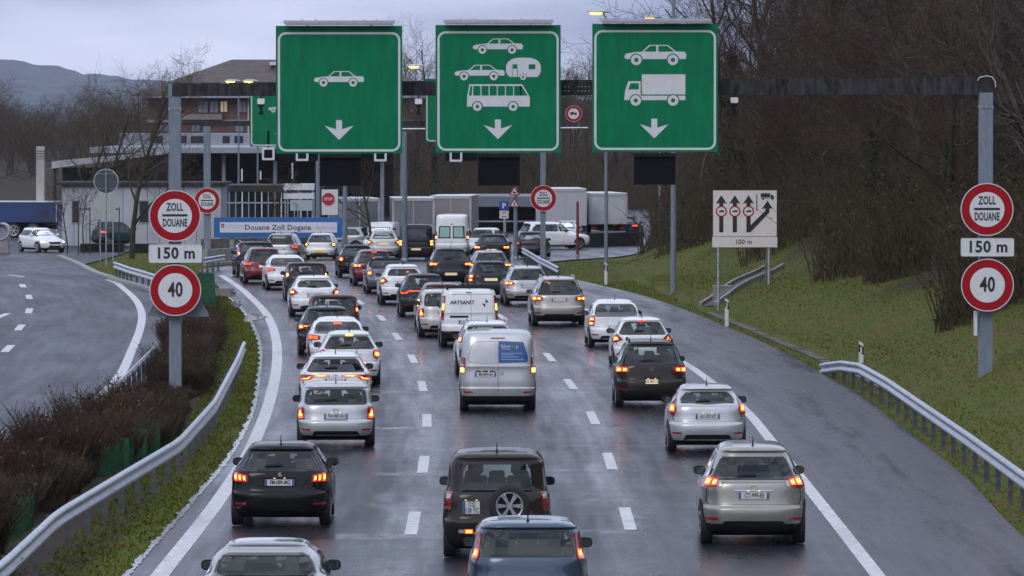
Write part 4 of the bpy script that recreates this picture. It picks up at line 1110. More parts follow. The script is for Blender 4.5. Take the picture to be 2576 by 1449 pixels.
def window(B, fn, kind, poly, parent, name, g, off=.006, edge=.035, ux=1.0):
    """a glazed opening: returns the hole polygon; ux = metres per unit of the first coordinate"""
    o = resample([(x * ux, z) for x, z in poly], 44); i_ = inset(o, edge)
    o2 = [(x / ux, z) for x, z in o]; i2 = [(x / ux, z) for x, z in i_]
    f = ring_patch(B, fn, o2, i2, off, name, M_FRIT, parent)
    h = [(x / ux, z) for x, z in inset(o, edge - .012)]
    patch(B, fn, h, off - .004, 'pane', g, f, du=.2 / ux, dz=.12, skirt=0)
    return (kind, [(x / ux, z) for x, z in inset(o, .012)], bbox(o2))

def make_profile(L, W, H, kind, zb, rt, hood=1.15, ws=2.0, low=.2, tum=.76, nose=.72, deck=0.0, bump=.62):
    h = W / 2; k = zb / .95
    p = [(low, .26, L - .30, .84 * h), (low + .05, .10, L - .10, .93 * h), (.38 * k, .02, L - .02, .985 * h), (.50 * k, 0, L, h), (bump * k - .04, .005, L - .005, h), (bump * k + .02, .055, L - .03, .998 * h)]
    tail = .075 if kind != 'van' else .05
    p.append(((bump + .12) * k, tail, L - .12, .995 * h))
    p.append((zb - .09, tail + .015, L - hood * .72, .98 * h))
    if kind == 'sedan':
        p += [(zb + .01, .10, L - hood, .955 * h), (zb + .055, .20, L - hood - .08, .93 * h), (zb + .085, deck, L - hood - .14, .90 * h),
              (H - .20, deck + (rt - deck) * .55, L - ws * .86, .81 * h), (H - .09, rt, L - ws, tum * h)]
    elif kind == 'van':
        p += [(zb, .055, L - hood, .975 * h), (zb + .04, .06, L - hood - .06, .968 * h), (H - .35, .10, L - ws * .82, .93 * h), (H - .13, rt, L - ws, .90 * h)]
    else:
        p += [(zb - .005, tail + .035, L - hood, .95 * h), (zb + .035, tail + .065, L - hood - .08, .925 * h), (H - .19, rt, L - ws * .88, (tum + .07) * h), (H - .125, rt * 1.02, L - ws * .94, (tum + .03) * h), (H - .085, rt * .95, L - ws, tum * h)]
    r1, f1, w1 = p[-1][1], p[-1][2], p[-1][3]; mid = (r1 + f1) / 2; hl = (f1 - r1) / 2
    p += [(H - .045, mid - hl * .965, mid + hl * .95, w1 * .93), (H - .018, mid - hl * .88, mid + hl * .84, w1 * .80), (H - .004, mid - hl * .6, mid + hl * .6, w1 * .55), (H, mid - hl * .25, mid + hl * .25, w1 * .22)]
    return p

_wheel_cache = {}
def wheel(parent, x, y, r, w, sg, detail=True, rim=None):
    key = (round(r, 3), round(w, 3), detail)
    if key not in _wheel_cache:
        m = MB(); m.lathe_y([(-w / 2 + .01, r * .66), (-w / 2, r * .72), (-w / 2 + .005, r * .93), (-w / 2 + .03, r), (w / 2 - .03, r), (w / 2 - .005, r * .93), (w / 2, r * .72), (w / 2 - .01, r * .66)], n=28)
        m.lathe_y([(-w / 2 + .012, r * .67), (-w / 2 + .05, r * .60), (-w / 2 + .075, .001)], n=24)
        ty = bpy.data.meshes.new('tyre'); ty.from_pydata(m.v, [], m.f); ty.materials.append(M_TYRE)
        ty.polygons.foreach_set('use_smooth', [True] * len(ty.polygons))
        m = MB(); m.lathe_y([(-w / 2 + .008, r * .685), (-w / 2 + .002, r * .66), (-w / 2 + .008, r * .60), (-w / 2 + .03, r * .585)], n=28)
        nb = 6
        for k in range(nb):
            a = 2 * math.pi * k / nb
            for q in (-.11, .11):
                c, s_ = math.cos(a + q), math.sin(a + q); c2, s2 = math.cos(a + q * .6), math.sin(a + q * .6)
                m.beam((c2 * r * .12, -w / 2 + .015, s2 * r * .12), (c * r * .6, -w / 2 + .012, s_ * r * .6), r * .085, .03)
        m.lathe_y([(-w / 2 + .01, .001), (-w / 2 + .01, r * .16), (-w / 2 + .05, r * .18)], n=12)
        rm = bpy.data.meshes.new('rim'); rm.from_pydata(m.v, [], m.f); rm.materials.append(M_RIM)
        _wheel_cache[key] = (ty, rm)
    ty, rm = _wheel_cache[key]
    e = bpy.data.objects.new('wheel', ty); COL.objects.link(e); e.parent = parent; e.location = (x, y, r); e.rotation_euler = (0, 0, math.pi / 2 if sg > 0 else -math.pi / 2)
    o = bpy.data.objects.new('rim', rm); COL.objects.link(o); o.parent = e
    return e

def mirror_obj(parent, x, y, z, sg, m, w=.21, h=.15):
    mb = MB(); vs = []; n = 14; rings = [(-.055, .86), (-.045, 1), (.0, 1.0), (.05, .82), (.085, .45), (.095, .05)]
    for yy, q in rings:
        for k in range(n):
            a = 2 * math.pi * k / n; c, s_ = math.cos(a), math.sin(a)
            vs.append((sg * .12 + w / 2 * q * abs(c) ** .7 * (1 if c > 0 else -1), yy, h / 2 * q * abs(s_) ** .7 * (1 if s_ > 0 else -1)))
    fs = [(i * n + k, i * n + (k + 1) % n, (i + 1) * n + (k + 1) % n, (i + 1) * n + k) for i in range(len(rings) - 1) for k in range(n)]
    fs.append(tuple(range(n)))
    mb.add(vs, fs); mb.bar((-sg * .03, .02, -.03), (sg * .08, .02, -.02), .03, n=6)
    o = mb.build('wing_mirror', m, parent, smooth=True, loc=(x, y, z))
    g = MB().poly([(sg * .12 + (w / 2 - .018) * abs(math.cos(a)) ** .7 * (1 if math.cos(a) > 0 else -1), (h / 2 - .016) * abs(math.sin(a)) ** .7 * (1 if math.sin(a) > 0 else -1)) for a in np.linspace(0, 2 * math.pi, 16, endpoint=False)], -.060, .003)
    g.build('mirror_glass', mat('mirror_glass', (.10, .11, .115), .08, 1.0), o)
    return o

def sym(poly, sg): return [(sg * u, z) for u, z in poly] if sg > 0 else [(-u, z) for u, z in poly][::-1]

LIGHTS = {
    # lens outline, list of lit pieces; u = share of half width, z in metres at belt .95 (scaled)
    'wide': ([(.60, .80), (.97, .78), (.985, .90), (.95, .945), (.60, .91)], [[(.68, .825), (.80, .82), (.80, .90), (.68, .89)], [(.83, .82), (.95, .81), (.95, .90), (.83, .90)]]),
    'claw': ([(.62, .79), (.97, .78), (.985, .90), (.95, .955), (.66, .915)], [[(.67, .81), (.715, .81), (.745, .90), (.70, .90)], [(.755, .81), (.80, .81), (.83, .915), (.785, .915)], [(.84, .81), (.885, .81), (.915, .93), (.87, .93)]]),
    'tall': ([(.80, .70), (.97, .69), (.98, .98), (.93, 1.01), (.81, .99)], [[(.83, .73), (.95, .73), (.95, .80), (.83, .80)], [(.83, .86), (.95, .86), (.955, .94), (.83, .94)]]),
    'mini': ([(.80, .64), (.95, .64), (.965, .72), (.965, .86), (.94, .90), (.82, .90)], [[(.83, .67), (.93, .67), (.93, .87), (.89, .87), (.89, .79), (.83, .76)]]),
    'high': ([(.86, .92), (.965, .92), (.955, 1.30), (.88, 1.28)], [[(.885, .95), (.95, .95), (.945, 1.06), (.89, 1.06)]]),
    'arrow': ([(.66, .83), (.97, .74), (.985, .92), (.93, 1.0), (.84, .96)], [[(.80, .83), (.95, .80), (.95, .90), (.86, .91)]]),
    'fiesta': ([(.84, .76), (.97, .80), (.965, 1.12), (.93, 1.12), (.80, .90)], [[(.84, .86), (.945, .86), (.945, .98), (.88, .98)]]),
    'round': (circle(.86, .84, .115, 18), [circle(.86, .84, .075, 14)]),
    'slim': ([(.16, .865), (.60, .86), (.72, .79), (.96, .78), (.985, .87), (.93, .91), (.16, .895)], [[(.20, .873), (.62, .868), (.62, .888), (.20, .889)], [(.74, .80), (.93, .79), (.93, .815), (.76, .82), (.68, .875), (.64, .875)]]),
    't5': ([(.875, .82), (.975, .82), (.975, 1.14), (.885, 1.14)], [[(.885, .83), (.965, .83), (.965, .92), (.885, .92)]]),
    'berl': ([(.90, .75), (.985, .75), (.98, 1.42), (.91, 1.42)], [[(.915, 1.02), (.97, 1.02), (.97, 1.20), (.915, 1.20)]]),
    'lexus': ([(.60, .905), (.97, .88), (.98, 1.02), (.90, 1.075), (.62, 1.0)], [[(.715, .93), (.80, .925), (.80, 1.01), (.715, 1.0)], [(.83, .925), (.925, .92), (.925, 1.03), (.83, 1.02)]]),
    'freel': ([(.84, .72), (.95, .72), (.95, .98), (.84, .98)], []),
}
CARN = {}
def vehicle(kind, px, py, col, label, L=4.25, W=1.78, H=1.47, zb=.95, rt=.40, hood=1.15, ws=2.0, light='wide', lit=True, core=True, heading=None,
            win=None, winz=None, plate='white', ptxt=None, plate_z=None, plate_u=0.0, dark=False, rails=False, low=None, seats=True, antenna=True, brake=False, wiper=True,
            group='vehicles queueing for customs', name='car', cat='car', deck=0.6, detail=2, bump=.62, reflect=True, tum=.66, roofcol=None, mirrors=True, Y=None, badge=None, top=False, ax=None, nr=5.5, sidewin=True, wheel_r=None, mir_col=None, rz_add=0.0, dx=0.0, tailgate=True, litmat=None):
    if top:                                    # located by its roof line
        p0 = G(px, py, H); p = Vector((p0.x, p0.y - (rt + .1) + .75, zr(p0.y)))
    else: p = G(px, py)
    if heading is None: heading = math.degrees(math.atan2(-float(DIV1(min(p.y, 248) + 4) - DIV1(min(p.y, 248) - 4)), 8))
    elif abs(heading) < 40: heading *= .5
    t = thing(name, label, cat, (p.x + dx, p.y, p.z + .008), math.radians(heading + rz_add), group)
    axr = .75 if ax is None else ax
    body = bpy.data.objects.new('tmp', None)
    prof = make_profile(L, W, H, kind, zb, rt, hood, ws, tum=tum, deck=deck, bump=bump)
    B = Body(prof, nr=nr, nf=3.2 if kind != 'van' else 4.5, sub=4 if detail > 1 else 3)
    hold = bpy.data.objects.new('x', None)
    parts = []
    k = zb / .95; h = W / 2
    holes = []
    g = G_DARK if dark else G_REAR
    # rear window
    if win != 'none':
        z0, z1 = winz or (zb + .02, H - .13)
        shape = win or [(-.84, z0), (.84, z0), (.87, z0 + .06), (.85, z1), (-.85, z1), (-.87, z0 + .06)]
        poly = round_poly([(u * h, z) for u, z in shape], .06); poly = [(u / h, z) for u, z in poly]
        holes.append(window(B, B.rear, 'rear', poly, t, 'rear_window', g, ux=h * .85))
    # windscreen
    z0, z1 = zb + .06, H - .12
    if kind == 'van': z0, z1 = zb + .08, H - .30
    poly = round_poly([(-.80, z0), (.80, z0), (.80, z1), (-.80, z1)], .05)
    holes.append(window(B, B.front, 'front', poly, t, 'windscreen', glass('windscreen_glass', (.86, .90, .88)), ux=h * .8))
    # side windows
    if sidewin and detail > 0:
        ra, fa = B.at(zb + .1)[0], B.at(zb + .1)[1]; rb, fb = B.at(H - .16)[0], B.at(H - .16)[1]
        mid = L * .50
        if kind == 'van': rear_q = None; mid = L - 2.45
        else: rear_q = [(ra + .42, zb + .05), (mid - .05, zb + .03), (mid - .03, H - .15), (rb + .42, H - .15), (ra + .30, zb + .14)]
        front_q = [(mid + .05, zb + .03), (fa - .16, zb + .035), (fb - .02, H - .15), (mid + .06, H - .15)]
        if kind == 'van': front_q = [(mid + .05, zb + .06), (fa - .16, zb + .06), (fb + .05, H - .42), (mid + .06, H - .40)]
        for sg in (-1, 1):
            for q in (rear_q, front_q):
                if q is None: continue
                pl_ = round_poly(q, .05)
                fn = (lambda a, b, sg=sg: B.side(sg, a, b))
                hl = window(B, fn, 'side', pl_, t, 'side_window', G_DARK if dark and q is rear_q else G_SIDE, edge=.03)
            # holes are symmetric
        for q in (rear_q, front_q):
            if q is None: continue
            o = resample(round_poly(q, .05), 44); holes.append(('side', inset(o, .014), bbox(o)))
    nu, nv = (15, 17) if detail > 1 else (10, 11)
    vs, fs, mi = B.shell(nu, nv, holes, low=low or .27, roof=roofcol[0] if roofcol else None)
    paint_ = P[col]
    mesh_obj('body', vs, fs, None, t, smooth=True, mats=[paint_, M_TRIM] + ([roofcol[1]] if roofcol else []), midx=mi)
    if detail > 0:
        vs, fs, mi = B.shell(9, 10, holes, shrink=.035)
        mesh_obj('cabin_lining', vs[:], [f for f in fs], M_LINER, t)
    # seats
    if seats and detail > 1:
        for yy, xs_ in ((L * .55, (-.36, .36)), (L * .55 - .95, (-.40, 0, .40))):
            for x in xs_:
                m = MB(); w = .23 if yy > L * .5 else .19
                m.add([(x - w, yy - .06, .55), (x + w, yy - .06, .55), (x + w * .8, yy - .22, zb + .18), (x - w * .8, yy - .22, zb + .18), (x - w, yy + .06, .55), (x + w, yy + .06, .55), (x + w * .8, yy - .12, zb + .18), (x - w * .8, yy - .12, zb + .18)],
                      [(0, 1, 2, 3), (7, 6, 5, 4), (0, 4, 5, 1), (1, 5, 6, 2), (2, 6, 7, 3), (3, 7, 4, 0)])
                st = m.build('seat', M_SEAT, t)
                hz = zb + (.30 if yy > L * .5 else .24)
                q = MB(); q.poly(rrect(x - .13, x + .13, hz - .09, hz + .08, .05), yy - .23, .10); q.build('head_rest', M_SEAT, st)
        MB().box(-W * .38, W * .38, L - ws - .1, L - hood - .25, zb - .25, zb + .06).build('dashboard', M_LINER, t)
    # lamps
    if light:
        lens, lits = LIGHTS[light]; sc_ = (lambda q: [(u, z * k) for u, z in q])
        for sg in (-1, 1):
            lp = patch(B, B.rear, sc_(sym(round_poly(lens, .02, 2) if light != 'round' else lens, sg)), .014, 'tail_light', M_LENS, t, du=.06, dz=.07, skirt=.03)
            for j, q in enumerate(lits if lit else []):
                patch(B, B.rear, sc_(sym(q, sg)), .020, 'lit_lamp', litmat or M_LIT, lp, du=.06, dz=.05, skirt=.008)
                if core:
                    cx = sum(u for u, z in q) / len(q); cz = sum(z for u, z in q) / len(q)
                    patch(B, B.rear, sc_(sym([(cx + (u - cx) * .62, cz + (z - cz) * .55) for u, z in q], sg)), .024, 'bulb_glow', M_LITC, lp, du=.05, dz=.05, skirt=.006)
            if light in ('t5', 'lexus', 'freel') :
                q = {'t5': [(.89, .935), (.965, .935), (.965, .99), (.89, .99)], 'lexus': [(.61, .91), (.69, .90), (.69, .985), (.62, .985)], 'freel': [(.86, .88), (.93, .88), (.93, .94), (.86, .94)]}[light]
                patch(B, B.rear, sc_(sym(q, sg)), .019, 'clear_lamp', M_LENSC, lp, du=.06, dz=.05, skirt=.008)
    # number plate
    if plate:
        z = plate_z or (.70 * k + .06); pw, ph = .26 / h, .055
        if plate == 'square': pw, ph = .14 / h, .10
        if plate == 'swiss': pw = .155 / h
        pm = {'white': M_PLATE, 'square': M_PLATE, 'lit': M_PLATEL, 'yellow': M_PLATEY, 'swiss': M_PLATEL}[plate]
        pu = plate_u
        if detail > 1 and plate != 'square' and kind != 'van': patch(B, B.rear, [(pu - pw - .08, z + ph + .022), (pu + pw + .08, z + ph + .022), (pu + pw + .08, z + ph + .040), (pu - pw - .08, z + ph + .040)], .016, 'plate_bar', M_CHROME if max(P[col].node_tree.nodes['Principled BSDF'].inputs['Base Color'].default_value[:3]) > .1 else M_TRIM, t, skirt=.016)
        if detail > 1 and col in ('black', 'anthracite'): patch(B, B.rear, [(pu - pw - .06, z - ph - .02), (pu + pw + .06, z - ph - .02), (pu + pw + .05, z + ph + .035), (pu - pw - .05, z + ph + .035)], .003, 'plate_recess', M_TRIM if kind != 'x' else M_TRIM, t, skirt=.004)
        c = B.rear(pu, z); n_ = (B.off(B.rear, pu, z, 1) - c)
        po = MB().box(-pw * h, pw * h, -.01, .012, -ph, ph).build('number_plate', pm, t, loc=(c.x, c.y - .022, c.z)); po.rotation_euler = (-math.asin(max(-.5, min(.5, n_.z))) * .8, 0, 0)
        if plate in ('white', 'square', 'swiss'):
            w_ = pw * h
            if plate != 'swiss': MB().box(-w_ + .002, -w_ + .042, -.0125, -.01, -ph + .002, ph - .002).build('country_band', M_PBLUE, po)
            if plate == 'white': MB().box(w_ - .042, w_ - .002, -.0125, -.01, -ph + .002, ph - .002).build('country_band', M_PBLUE, po)
            if ptxt:
                for q in (-.09, .09): MB().box(q - .018, q + .018, -.016, .01, ph + .018, ph + .028).build('plate_lamp', mat('lit_plate_lamp', (1, .8, .5), .4, emit=(1, .72, .3), estr=.9), po)
                lines = ptxt.split('|')
                for i, ln in enumerate(lines): lettering(ln, .105, M_INK, po, (0.01, -.0135, (len(lines) - 1 - 2 * i) * .048), sx=.72, bold=.002, depth=.001)
    # bumper reflectors
    if reflect and detail > 0:
        for sg in (-1, 1): patch(B, B.rear, sym([(.66, .40 * k), (.88, .40 * k), (.88, .435 * k), (.66, .435 * k)], sg), .010, 'reflector', M_REFL, t, du=.08, dz=.1, skirt=.012)
    if detail > 0 and kind != 'van':   # lower bumper insert, tail pipe
        patch(B, B.rear, round_poly([(-.66, .235), (.66, .235), (.56, .385 * k), (-.56, .385 * k)], .05, 3), .006, 'bumper_insert', M_TRIM, t, du=.2, dz=.1, skirt=.01)
    if detail > 1:
        if tailgate:
            zs = (bump * k + .035); o = resample(round_poly([(-.86, zs), (.86, zs), (.885, zs + .09), (.875, zb + .02), (-.875, zb + .02), (-.885, zs + .09)], .04), 60)
            ring_patch(B, B.rear, o, [(u * .989, z + (.006 if z < zb - .05 else -.003)) for u, z in o], .0025, 'tailgate_gap', M_INK, t)
        if wiper and win != 'none':
            z = (winz[0] if winz else zb + .05) + .045
            patch(B, B.rear, [(-.32, z), (.06, z + .01), (.06, z + .035), (-.05, z + .05), (-.32, z + .016)], .022, 'rear_wiper', M_TRIM, t, skirt=.02)
    if brake:
        zt = H - .115 if kind != 'sedan' else H - .2
        patch(B, B.rear, [(-.17, zt), (.17, zt), (.17, zt + .035), (-.17, zt + .035)], .016, 'high_brake_light', M_LITY if brake == 2 else M_BRAKE, t, skirt=.02)
    # roof fittings
    if antenna and detail > 0:
        a = B.at(H - .02); MB().bar((0, a[0] + .18, H - .03), (0, a[0] + .02, H + .16), .014, .005, 6).box(-.025, .025, a[0] + .10, a[0] + .24, H - .04, H - .003).build('antenna', M_TRIM, t)
    if rails:
        for sg in (-1, 1):
            a = B.at(H - .06); x = sg * (a[2] * .93); m = MB()
            y0, y1 = a[0] + .25, a[1] - .35
            m.bar((x, y0, H + .025), (x, y1, H + .025), .018, n=6).bar((x, y0, H - .06), (x, y0 + .06, H + .025), .022, n=6).bar((x, y1, H - .06), (x, y1 - .06, H + .025), .022, n=6)
            m.build('roof_rail', M_CHROME if rails == 1 else M_TRIM, t)
    # wheels and arches
    wr = wheel_r or (.315 * k if k < 1.06 else .345)
    fy = L - .88
    for sg in (-1, 1):
        for yy in (axr, fy):
            w = W * .115
            x = sg * (B.side(sg, yy, .4)[0] * sg - w / 2 + .012)
            if detail > 0:
                q = [(yy + (wr + .05) * math.cos(a), max(.225, wr + (wr + .05) * math.sin(a))) for a in np.linspace(-.35, math.pi + .35, 20)]
                patch(B, (lambda a, b, sg=sg: B.side(sg, a, b)), q, .004, 'wheel_arch', M_TRIM, t, du=.2, dz=.2, skirt=.004)
            wheel(t, x, yy, wr, w, sg)
    MB().box(-W * .40, W * .40, axr - .3, fy + .3, .16, .24).build('underbody', M_TRIM, t)
    if mirrors:
        my = L - hood - .62; mz = zb + .07
        if kind == 'van': mz = zb + .18; my = L - hood - .35
        for sg in (-1, 1):
            s = B.side(sg, my, mz); big = kind == 'van'
            mirror_obj(t, s.x, s.y, mz, sg, P[mir_col] if mir_col else M_TRIM, .21 if not big else .22, .15 if not big else .26)
    if badge:
        bz = badge[1]; c = B.off(B.rear, badge[2] if len(badge) > 2 else 0, bz, .006)
        if badge[0] == 'vw':
            r = .055
            b_ = MB().ring(circle(0, 0, r, 20), circle(0, 0, r * .84, 20), 0, .008).build('badge', M_CHROME, t, loc=c)
            m = MB()
            for a_, b2 in (((-.55, .62), (0, .08)), ((.55, .62), (0, .08)), ((-.75, .35), (-.32, -.68)), ((-.32, -.68), (0, -.02)), ((0, -.02), (.32, -.68)), ((.32, -.68), (.75, .35))):
                m.beam((a_[0] * r, .002, a_[1] * r), (b2[0] * r, .002, b2[1] * r), .006, .008)
            m.build('badge_letters', M_CHROME, b_)
        elif badge[0] == 'lion':
            MB().poly([(-.035, .0), (-.02, .04), (.0, .055), (.03, .045), (.015, .02), (.04, .005), (.03, -.05), (.015, -.015), (-.005, -.02), (-.02, -.055), (-.03, -.05), (-.015, -.01)], 0, .01).build('badge', M_CHROME, t, loc=c)
        else:
            b_ = MB().ring([(.062 * math.cos(a), .042 * math.sin(a)) for a in np.linspace(0, 2 * math.pi, 20, endpoint=False)], [(.05 * math.cos(a), .032 * math.sin(a)) for a in np.linspace(0, 2 * math.pi, 20, endpoint=False)], 0, .01).build('badge', M_CHROME, t, loc=c)
    # everything was modelled with the rear bumper at y = 0: put the rear axle over the origin
    for ch in t.children:
        ch.location.y -= axr
    t['_h'] = 0; del t['_h']
    return t, B, axr

def add_front(t, B, axr, k=1.0, lit=True, plate=True):
    """grille, headlamps and bumper intake for a car seen from the front"""
    made = []
    for sg in (-1, 1):
        made.append(patch(B, B.front, sym(round_poly([(.60, .60 * k), (.93, .64 * k), (.95, .70 * k), (.62, .68 * k)], .02, 2), sg), .012, 'headlight', M_LENSC, t, du=.08, dz=.06, skirt=.02))
        if lit: patch(B, B.front, sym([(.66, .615 * k), (.82, .635 * k), (.82, .675 * k), (.66, .66 * k)], sg), .018, 'lit_lamp', M_HEAD, made[-1], skirt=.006)
    made.append(patch(B, B.front, round_poly([(-.50, .30 * k), (.50, .30 * k), (.30, .48 * k), (.46, .64 * k), (-.46, .64 * k), (-.30, .48 * k)], .03, 3), .008, 'grille', M_TRIM, t, du=.12, dz=.08, skirt=.015))
    if plate:
        c = B.front(0, .45 * k); made.append(MB().box(-.26, .26, .0, .02, -.055, .055).build('number_plate', M_PLATE, t, loc=(0, c.y + .012, .47 * k)))
    for o in made: o.location.y -= axr
# ---- left lane, from the camera outwards
V = vehicle
V('sedan', 677, 1366, 'greysilver', 'silver white saloon cut off by the bottom edge, left lane', L=4.7, W=1.82, H=1.45, rt=1.15, deck=.62, hood=1.15, ws=2.05, light=None, plate=None, top=True, dx=-.04, antenna=False, heading=0, wiper=False, roofcol=(1.395, mat('panorama_roof', (.012, .013, .015), .08, coat=.8)))
t, B, ax = V('hatch', 708, 1322, 'black', 'black hatchback with three-claw tail lights in the left lane', L=4.25, W=1.80, H=1.46, zb=.97, rt=.42, light='claw', ptxt='FM-089-MG', badge=('lion', .93), heading=-1.0, plate_z=.80)
V('hatch', 845, 1124, 'silver', 'silver mini hatchback with upright square tail lights', L=3.85, W=1.73, H=1.42, zb=.93, rt=.30, light='mini', ptxt='FW-987-RH', heading=3.2, tum=.82, plate_z=.70, badge=('oval', .82))
V('hatch', 838, 889, 'white', 'white hatchback with thin glowing light strips, ahead of the silver mini', L=4.36, W=1.81, H=1.45, zb=.98, rt=.50, light='slim', top=True, dx=.05, rails=1, badge=('oval', .90), heading=4)
V('hatch', 868, 834, 'white', 'white hatchback with round tail light and lit brake bar', L=3.95, W=1.72, H=1.47, zb=.98, rt=.40, light='round', top=True, brake=2, heading=5, dx=.1)
V('sedan', 850, 798, 'white', 'white saloon with dim rear window in the left queue', L=4.4, W=1.75, H=1.42, rt=1.05, deck=.55, light='wide', top=True, brake=True, heading=6, core=False, wiper=False)
V('hatch', 822, 772, 'anthracite', 'dark grey hatchback with wide red tail lights, left queue', L=4.25, W=1.79, H=1.46, rt=.45, light='wide', top=True, heading=7)
V('hatch', 838, 741, 'plum', 'plum hatchback with high upright tail lights, behind the white hatchback', L=3.9, W=1.72, H=1.50, rt=.30, light='high', top=True, heading=7, tum=.82)
V('hatch', 790, 796, 'white', 'white hatchback with oval rear window curving round the bend', L=4.45, W=1.80, H=1.47, zb=.98, rt=.50, light='arrow', heading=8, win=[(-.80, 1.09), (0, 1.03), (.80, 1.09), (.84, 1.18), (.76, 1.31), (-.76, 1.31), (-.84, 1.18)], litmat=None, plate='white')
V('hatch', 770, 660, 'darkbrown', 'dark hatchback with two yellow tail lights, left queue', L=4.2, W=1.75, H=1.50, rt=.32, light='high', top=True, heading=9, tum=.82, detail=2, litmat=M_LITY, seats=True)
V('sedan', 722, 729, 'white', 'white saloon on the far left bend', L=4.65, W=1.81, H=1.44, rt=1.15, deck=.60, light='wide', heading=12, detail=1, litmat=M_BRAKE, core=False, plate='white', wiper=False)
V('hatch', 664, 713, 'red', 'dark red hatchback at the head of the left bend', L=4.3, W=1.82, H=1.55, rt=.45, light='wide', heading=13, detail=1, litmat=M_BRAKE, core=False, plate='lit', dark=True)
V('hatch', 643, 696, 'black', 'black estate with pale roof, farthest left in the queue', L=4.5, W=1.82, H=1.60, zb=1.0, rt=.35, light='high', heading=14, detail=1, rails=1, tum=.82)
V('hatch', 708, 667, 'greysilver', 'grey estate with roof rails seen below the blue customs board', L=4.6, W=1.85, H=1.64, zb=1.05, rt=.35, light='wide', heading=-12, detail=1, rails=2, dark=True, litmat=M_BRAKE, core=False)
V('hatch', 808, 654, 'white', 'small white hatchback with a yellow plate below the customs board', L=4.0, W=1.71, H=1.48, rt=.42, light='arrow', heading=-13, detail=1, plate='yellow', litmat=M_LITY, plate_z=.50)
# ---- middle lane
V('hatch', 1328, 1312, 'blue', 'steel blue hatchback cut off by the bottom edge', L=4.2, W=1.75, H=1.46, zb=.95, rt=.42, light='high', top=True, heading=0, plate=None, dx=.0, tum=.80, wiper=False)
t, B, ax = V('hatch', 1250, 1402, 'darkbrown', 'dark brown off-roader carrying a spare wheel on its tailgate', L=4.4, W=1.80, H=1.76, zb=1.08, rt=.18, light='freel', lit=False, plate='square', ptxt='CQ|128 YC', plate_u=-.47, plate_z=.86, heading=0, low=.62, tum=.80, bump=.58, wheel_r=.35, nr=7, tailgate=False, wiper=False, reflect=False, winz=(1.13, 1.62), win=[(-.74, 1.14), (.74, 1.14), (.76, 1.2), (.74, 1.60), (-.74, 1.60), (-.76, 1.2)])
e = thing('spare_wheel', 'tmp', 'tmp'); bpy.data.objects.remove(e)
w = wheel(t, .20, -ax - .10, .335, .22, -1); w.name = 'spare_wheel'; w.rotation_euler = (0, 0, 0); w.location = (.21, -ax - .04, .90)
MB().lathe_y([(.0, .12), (.13, .12)], (.21, -ax - .02, .90), 12).build('wheel_carrier', M_TRIM, t)
o = patch(B, B.rear, [(-.70, .445), (-.60, .445), (-.60, .50), (-.70, .50)], .012, 'fog_lamp', M_LENSC, t); o.location.y -= ax
o = patch(B, B.rear, [(-.585, .44), (-.44, .44), (-.44, .505), (-.585, .505)], .014, 'lit_fog_lamp', M_LIT, t); o.location.y -= ax
o = patch(B, B.rear, [(-.56, .455), (-.47, .455), (-.47, .49), (-.56, .49)], .019, 'bulb_glow', M_LITC, t); o.location.y -= ax
o = patch(B, B.rear, [(.44, .44), (.70, .44), (.70, .505), (.44, .505)], .012, 'fog_lamp', M_LENS, t); o.location.y -= ax
# silver van with the blue advertisement
t, B, ax = V('van', 1252, 1034, 'silver', 'silver van with a blue advertisement on its right rear door', L=4.9, W=1.90, H=1.97, zb=1.12, rt=.16, hood=.95, ws=1.75, light='t5', win='none', plate='white', ptxt='BE-600-GA', plate_u=-.33, plate_z=.93, heading=1.5, nr=9, name='van', cat='van', badge=('vw', .955, .10), seats=False, low=.40, bump=.50, tailgate=False, litmat=M_LITC, antenna=False, core=False, mir_col=None)
def vpatch(B, ax, t, poly, off, nm, m, **k):
    o = patch(B, B.rear, poly, off, nm, m, t, **k); o.location.y -= ax; return o
vpatch(B, ax, t, round_poly([(.02, 1.20), (.80, 1.22), (.82, 1.34), (.72, 1.72), (.02, 1.75)], .05), .004, 'advert_panel', mat('advert_blue', (.012, .075, .26), .3, coat=.5), skirt=.004)
o = resample(round_poly([(-.80, 1.22), (-.05, 1.18), (-.05, 1.75), (-.70, 1.72), (-.82, 1.34)], .07), 60)
q = ring_patch(B, B.rear, o, inset(o, .012), .003, 'panel_crease', mat('paint_shadow_line', (.24, .245, .26), .4), t); q.location.y -= ax
vpatch(B, ax, t, [(-.004, .52), (.010, .52), (.010, 1.78), (-.004, 1.78)], .003, 'door_gap', M_INK, du=1, skirt=.003)
vpatch(B, ax, t, [(-.58, .98), (-.08, .98), (-.08, 1.02), (-.58, 1.02)], .012, 'handle_trim', M_TRIM, skirt=.012)
vpatch(B, ax, t, [(-.2, 1.80), (.2, 1.80), (.2, 1.825), (-.2, 1.825)], .012, 'high_brake_light', M_REFL, skirt=.012)
def on_rear(B, ax, t, body, size, u, z, m, sx=1.0, bold=0, align='LEFT'):
    me = text_mesh(body, size, sx, bold, .0005, align).copy(); hw_ = B.at(z)[2]
    for v in me.vertices:
        q = B.off(B.rear, u + v.co.x / hw_, z + v.co.z, .009 if v.co.y > -1 else 0); v.co = q
    o = me_obj('lettering', me, m, t); o.location.y -= ax; return o
M_ADW = mat('advert_white', (.75, .78, .8), .4); M_ADG = mat('advert_green', (.30, .50, .08), .4)
on_rear(B, ax, t, 'bioe', .125, .09, 1.615, M_ADW, bold=.004)
on_rear(B, ax, t, 'ne', .125, .345, 1.615, M_ADG, bold=.003)
on_rear(B, ax, t, 'p', .125, .50, 1.615, M_ADW, bold=.004)
